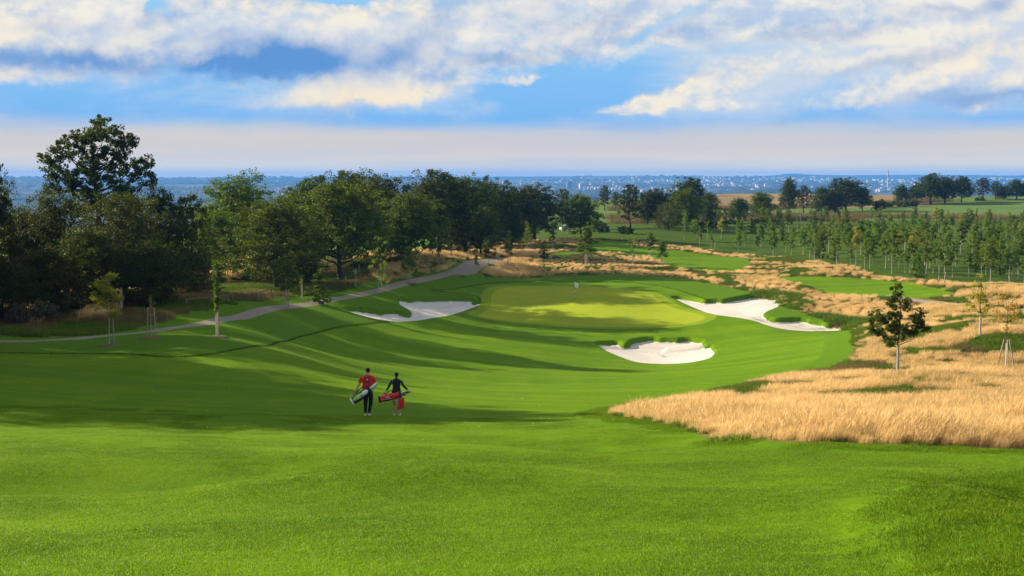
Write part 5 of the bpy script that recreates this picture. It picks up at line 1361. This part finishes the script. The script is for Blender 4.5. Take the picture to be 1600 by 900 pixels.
WOODP = solid('weathered_wood', (.16, .13, .10), .9, .2, (.09, .075, .06))
def rails():
    for (u0, v0, u1, v1, lab) in ((291, 481, 328, 478, 'low weathered wooden rail at the edge of the dark wood'), (340, 476, 362, 471, 'short low wooden rail behind the narrow sapling'), (394, 468, 424, 464, 'low wooden rail left of the thick trunk by the path')):
        a = np.array(loc_px(u0, v0)); b_ = np.array(loc_px(u1, v1)); e = empty('wooden_rail', tuple(a)); d = b_ - a
        for t in (0.0, 1.0):
            A = Acc(); boxm(A, d * t + (0, 0, .32), (.16, .16, .75)); link('post', A.mesh('post', [WOODP]), e)
        A = Acc(); ln = np.hypot(d[0], d[1]); A.add(*tube([(-.15 * d[0] / ln, -.15 * d[1] / ln, .62), (d[0] * 1.03, d[1] * 1.03, d[2] + .62)], [.06, .055], 8)); link('rail', A.mesh('rail', [WOODP]), e)
        tag(e, lab, 'wooden rail', 'low wooden rails beside the car park')
    for i, (u, v, h, lab) in enumerate(((561, 430, 1.3, 'wooden post on the sunny verge behind the stout trunk'), (404, 469, .9, 'stubby pale post near the thick trunk'), (1474, 446, 1.6, 'slanting pale post where the straw meets the nursery'),
                        (1117, 388, 1.1, 'pale post at the nursery edge above the straw hump'), (540, 444, .9, 'short post between the golden verge and the car park'), (600, 436, 1.2, 'short pale post left of the path end'))):
        x, y, z = loc_px(u, v); A = Acc(); A.add(*tube([(0, 0, -.1), (.25 if i == 2 else .01, 0, h), (.25 if i == 2 else .01, 0, h + .01)], [.06, .055, .001], 8)); o = link('marker_post', A.mesh('marker_post', [STAKE])); o.location = (x, y, z); tag(o, lab, 'post')
rails()

# pale parked car half hidden at the end of the wood
def car():
    x, y, z = at(889, 300); e = empty('parked_car', (x, y, z), radians(20))
    CARW = solid('car_paint', (.62, .66, .70), .25, .6); GLS = solid('car_glass', (.03, .04, .05), .1, .8); TY = solid('tyre', (.02, .02, .02), .9); RIM = solid('rim', (.4, .4, .42), .3, .7)
    prof = [(-2.1, .45), (-2.15, .75), (-1.95, .98), (-1.3, 1.03), (1.0, 1.03), (1.9, .92), (2.12, .70), (2.1, .42)]; V_ = []; Q_ = []
    def ext(prof, w, m, nm_, zb):
        n = len(prof); V_ = [(p[0], s_ * w, p[1]) for s_ in (-1, 1) for p in prof]; F_ = [(i, (i + 1) % n, n + (i + 1) % n, n + i) for i in range(n)]
        me = bpy.data.meshes.new(nm_); me.from_pydata(V_, [], F_ + [tuple(range(n))[::-1], tuple(range(n, 2 * n))]); me.materials.append(m); o = link(nm_, me, e); bv = o.modifiers.new('round', 'BEVEL'); bv.width = .06; bv.segments = 3
    ext(prof, .86, CARW, 'body', 0); ext([(-1.75, 1.0), (-1.35, 1.45), (.35, 1.47), (1.05, 1.0)], .74, GLS, 'windows', 0); ext([(-1.32, 1.42), (-1.25, 1.50), (.28, 1.51), (.38, 1.43)], .72, CARW, 'roof', 0)
    for sx in (-1.32, 1.3):
        for sy in (-.84, .84):
            w = Acc(); w.add(*tube([(sx, sy - .10, .33), (sx, sy - .1, .33), (sx, sy + .10, .33), (sx, sy + .1, .33)], [.05, .33, .33, .05], 18)); wo = link('wheel', w.mesh('wheel', [TY]), e)
            w = Acc(); w.add(*tube([(sx, sy - .11, .33), (sx, sy - .11, .33), (sx, sy + .11, .33), (sx, sy + .11, .33)], [.02, .2, .2, .02], 14)); link('rim', w.mesh('rim', [RIM]), wo)
    for sy in (-.6, .6): ball('headlight', (2.08, sy, .72), (.06, .14, .08), EYE, e, 10, 6)
    tag(e, 'pale parked car glimpsed behind the saplings at the end of the wood', 'car')
car()

# ============================================================ the town in the haze
def town():
    rng = np.random.default_rng(12); PAN = solid('panel_block', (.55, .55, .54), .9); DK = solid('dark_tower', (.12, .14, .17), .6); GL = solid('window_band', (.06, .07, .09), .3); REDP = solid('red_paint', (.55, .08, .05), .8)
    n_b = 0
    def block(u, vtop, D, wpx, m, label, cat='apartment block', group='tall blocks of the distant town', dep=16):
        nonlocal n_b
        a = (u - 800) / 2000; x = a * D; z0 = float(h_far(np.array(x), np.array(float(D)))) - 2; zt = P(u, vtop, D)[2]; w = wpx / 2000 * D; hh = zt - z0
        e = empty('tower_block', (x, D, z0), rng.uniform(-.3, .3)); A = Acc(); boxm(A, (0, 0, hh / 2), (w, dep, hh)); link('wall', A.mesh('wall', [m]), e)
        A = Acc(); nf = max(4, int(hh / 5.5))
        for i in range(nf): boxm(A, (0, -dep / 2 - .15, hh * (i + .6) / nf), (w * .86, .5, hh / nf * .42))
        link('window_band', A.mesh('window_band', [GL]), e)
        A = Acc(); boxm(A, (w * .1, 0, hh + 1.6), (w * .3, dep * .5, 3.2)); link('roof_house', A.mesh('roof_house', [m]), e)
        tag(e, label, cat, group); n_b += 1
    block(889, 284, 6000, 8.5, DK, 'dark high tower standing above the pale blocks of the distant town'); block(907.5, 287, 5950, 5.5, PAN, 'white slender tower right of the dark tower in the distant town')
    ordn = 'first second third fourth fifth sixth seventh eighth ninth tenth eleventh twelfth thirteenth fourteenth fifteenth sixteenth seventeenth eighteenth nineteenth twentieth'.split()
    for i in range(18): block(914 + i * 5.4 + rng.uniform(-.6, .6), 293.0 + rng.uniform(-.8, .8) + i * .12, 5900 + rng.uniform(-60, 60), 3.6, PAN, f'{ordn[i]} pale apartment block in the row right of the white tower')
    for i in range(6): block(293 + i * 4.0 + rng.uniform(-.4, .4), 291 + rng.uniform(-.7, 1.6), 6100, 3.0, PAN, f'{ordn[i]} pale apartment block seen left of the walnut row')
    for i in range(7): block(1152 + i * 6 + rng.uniform(-2, 2), 279.2 + .8 * (i % 2), 9700, 3.8, PAN, f'{ordn[i]} white block on the hill behind the tallest middle tree', dep=30)
    for i in range(8): block(862 + i * 24 + rng.uniform(-8, 8), 283 + rng.uniform(-2, 2), 8600, 3.2, PAN, f'{ordn[i]} lone pale block scattered on the far town slope')
    # striped chimney
    D = 6300; x = (1385.5 - 800) / 2000 * D; z0 = float(h_far(np.array(x), np.array(float(D)))) - 2; zt = P(1385, 266, D)[2]; e = empty('chimney', (x, D, z0)); hh = zt - z0
    for i in range(8):
        r0, r1 = 5.2 - 2.6 * i / 8, 5.2 - 2.6 * (i + 1) / 8; A = Acc(); A.add(*tube([(0, 0, hh * i / 8), (0, 0, hh * (i + 1) / 8)], [r0, r1], 12)); link('chimney_band', A.mesh('chimney_band', [(PAN, REDP)[i % 2 if i > 3 else 0]]), e)
    tag(e, 'tall thin factory chimney with red bands over the distant town', 'chimney')
    D = 9900; x = (1237.5 - 800) / 2000 * D; z0 = float(h_far(np.array(x), np.array(float(D)))); A = Acc(); A.add(*tube([(0, 0, 0), (0, 0, P(1237, 272, D)[2] - z0)], [2.2, .6], 6)); o = link('mast', A.mesh('mast', [DK])); o.location = (x, D, z0); tag(o, 'thin mast on the far hill above the ridge trees', 'mast')
    # the countless small houses and halls
    n = 9000; u = rng.uniform(-60, 1680, n); D = rng.uniform(5300, 10100, n); x = (u - 800) / 2000 * D
    dn = fbm(x / 420 + 9, D / 900, 4, 77) + .12 * np.exp(-((u - 980) / 220) ** 2) + .10 * np.exp(-((u - 1400) / 120) ** 2); k = dn > .53; u, D, x = u[k], D[k], x[k]; n = len(u); z = h_far(x, D)
    big = rng.random(n) < .05; w = np.where(big, rng.uniform(35, 90, n), rng.uniform(9, 26, n)); dp = rng.uniform(9, 22, n); hh = np.where(big, rng.uniform(7, 12, n), rng.uniform(6, 17, n)); rz = rng.uniform(-.5, .5, n)
    B = np.array([(i, j, l) for l in (0, 1) for j in (-.5, .5) for i in (-.5, .5)], float)[None] * np.stack([w, dp, hh], -1)[:, None]
    Bx = B[..., 0] * np.cos(rz)[:, None] - B[..., 1] * np.sin(rz)[:, None]; By = B[..., 0] * np.sin(rz)[:, None] + B[..., 1] * np.cos(rz)[:, None]
    V_ = np.stack([Bx + x[:, None], By + D[:, None], B[..., 2] + z[:, None] - 1], -1).reshape(-1, 3)
    f = np.array([(4, 5, 7, 6), (0, 1, 5, 4), (2, 6, 7, 3), (0, 4, 6, 2), (1, 3, 7, 5)]); Q_ = (np.arange(n)[:, None, None] * 8 + f[None]).reshape(-1, 4)
    ROOF = solid('tile_roof', (.38, .16, .09), .9); WALLH = solid('house_wall', (.46, .42, .37), .9); mi = np.zeros((n, 5), int); mi[:, 0] = np.where(big, 0, (rng.random(n) < .6).astype(int)); me = mesh_np('town_houses', V_, Q_, [WALLH, ROOF], smooth=False, midx=mi.ravel())
    tag(link('town_houses', me), 'countless small houses of the distant town in blue haze', kind='stuff')
    # dark woods between the houses
    n = 5200; u = rng.uniform(-60, 1680, n); D = rng.uniform(4300, 10300, n); x = (u - 800) / 2000 * D; dn = fbm(x / 300 + 2, D / 700, 4, 99); k = dn > .50; u, D, x = u[k], D[k], x[k]; n = len(u); z = h_far(x, D)
    oc = np.array([(1, 0, .35), (.3, .95, .3), (-.8, .6, .4), (-.8, -.6, .3), (.3, -.95, .4), (0, 0, 1)], float); s = rng.uniform(12, 34, n); V_ = (oc[None] * s[:, None, None] * np.array([1.3, 1, .75]) + np.stack([x, D, z - 3], -1)[:, None]).reshape(-1, 3)
    Fc = (np.arange(n)[:, None, None] * 6 + np.array([(i, (i + 1) % 5, 5) for i in range(5)])[None]).reshape(-1, 3); FW = solid('far_wood', (.022, .038, .014), .95); me = mesh_np('far_woods', V_, Fc, [FW]); tag(link('far_woods', me), 'dark clumps of wood among the far houses', kind='stuff')
    print('blocks', n_b)
town()
print('tris', sum(len(m.polygons) * 2 for m in bpy.data.meshes if m.users))
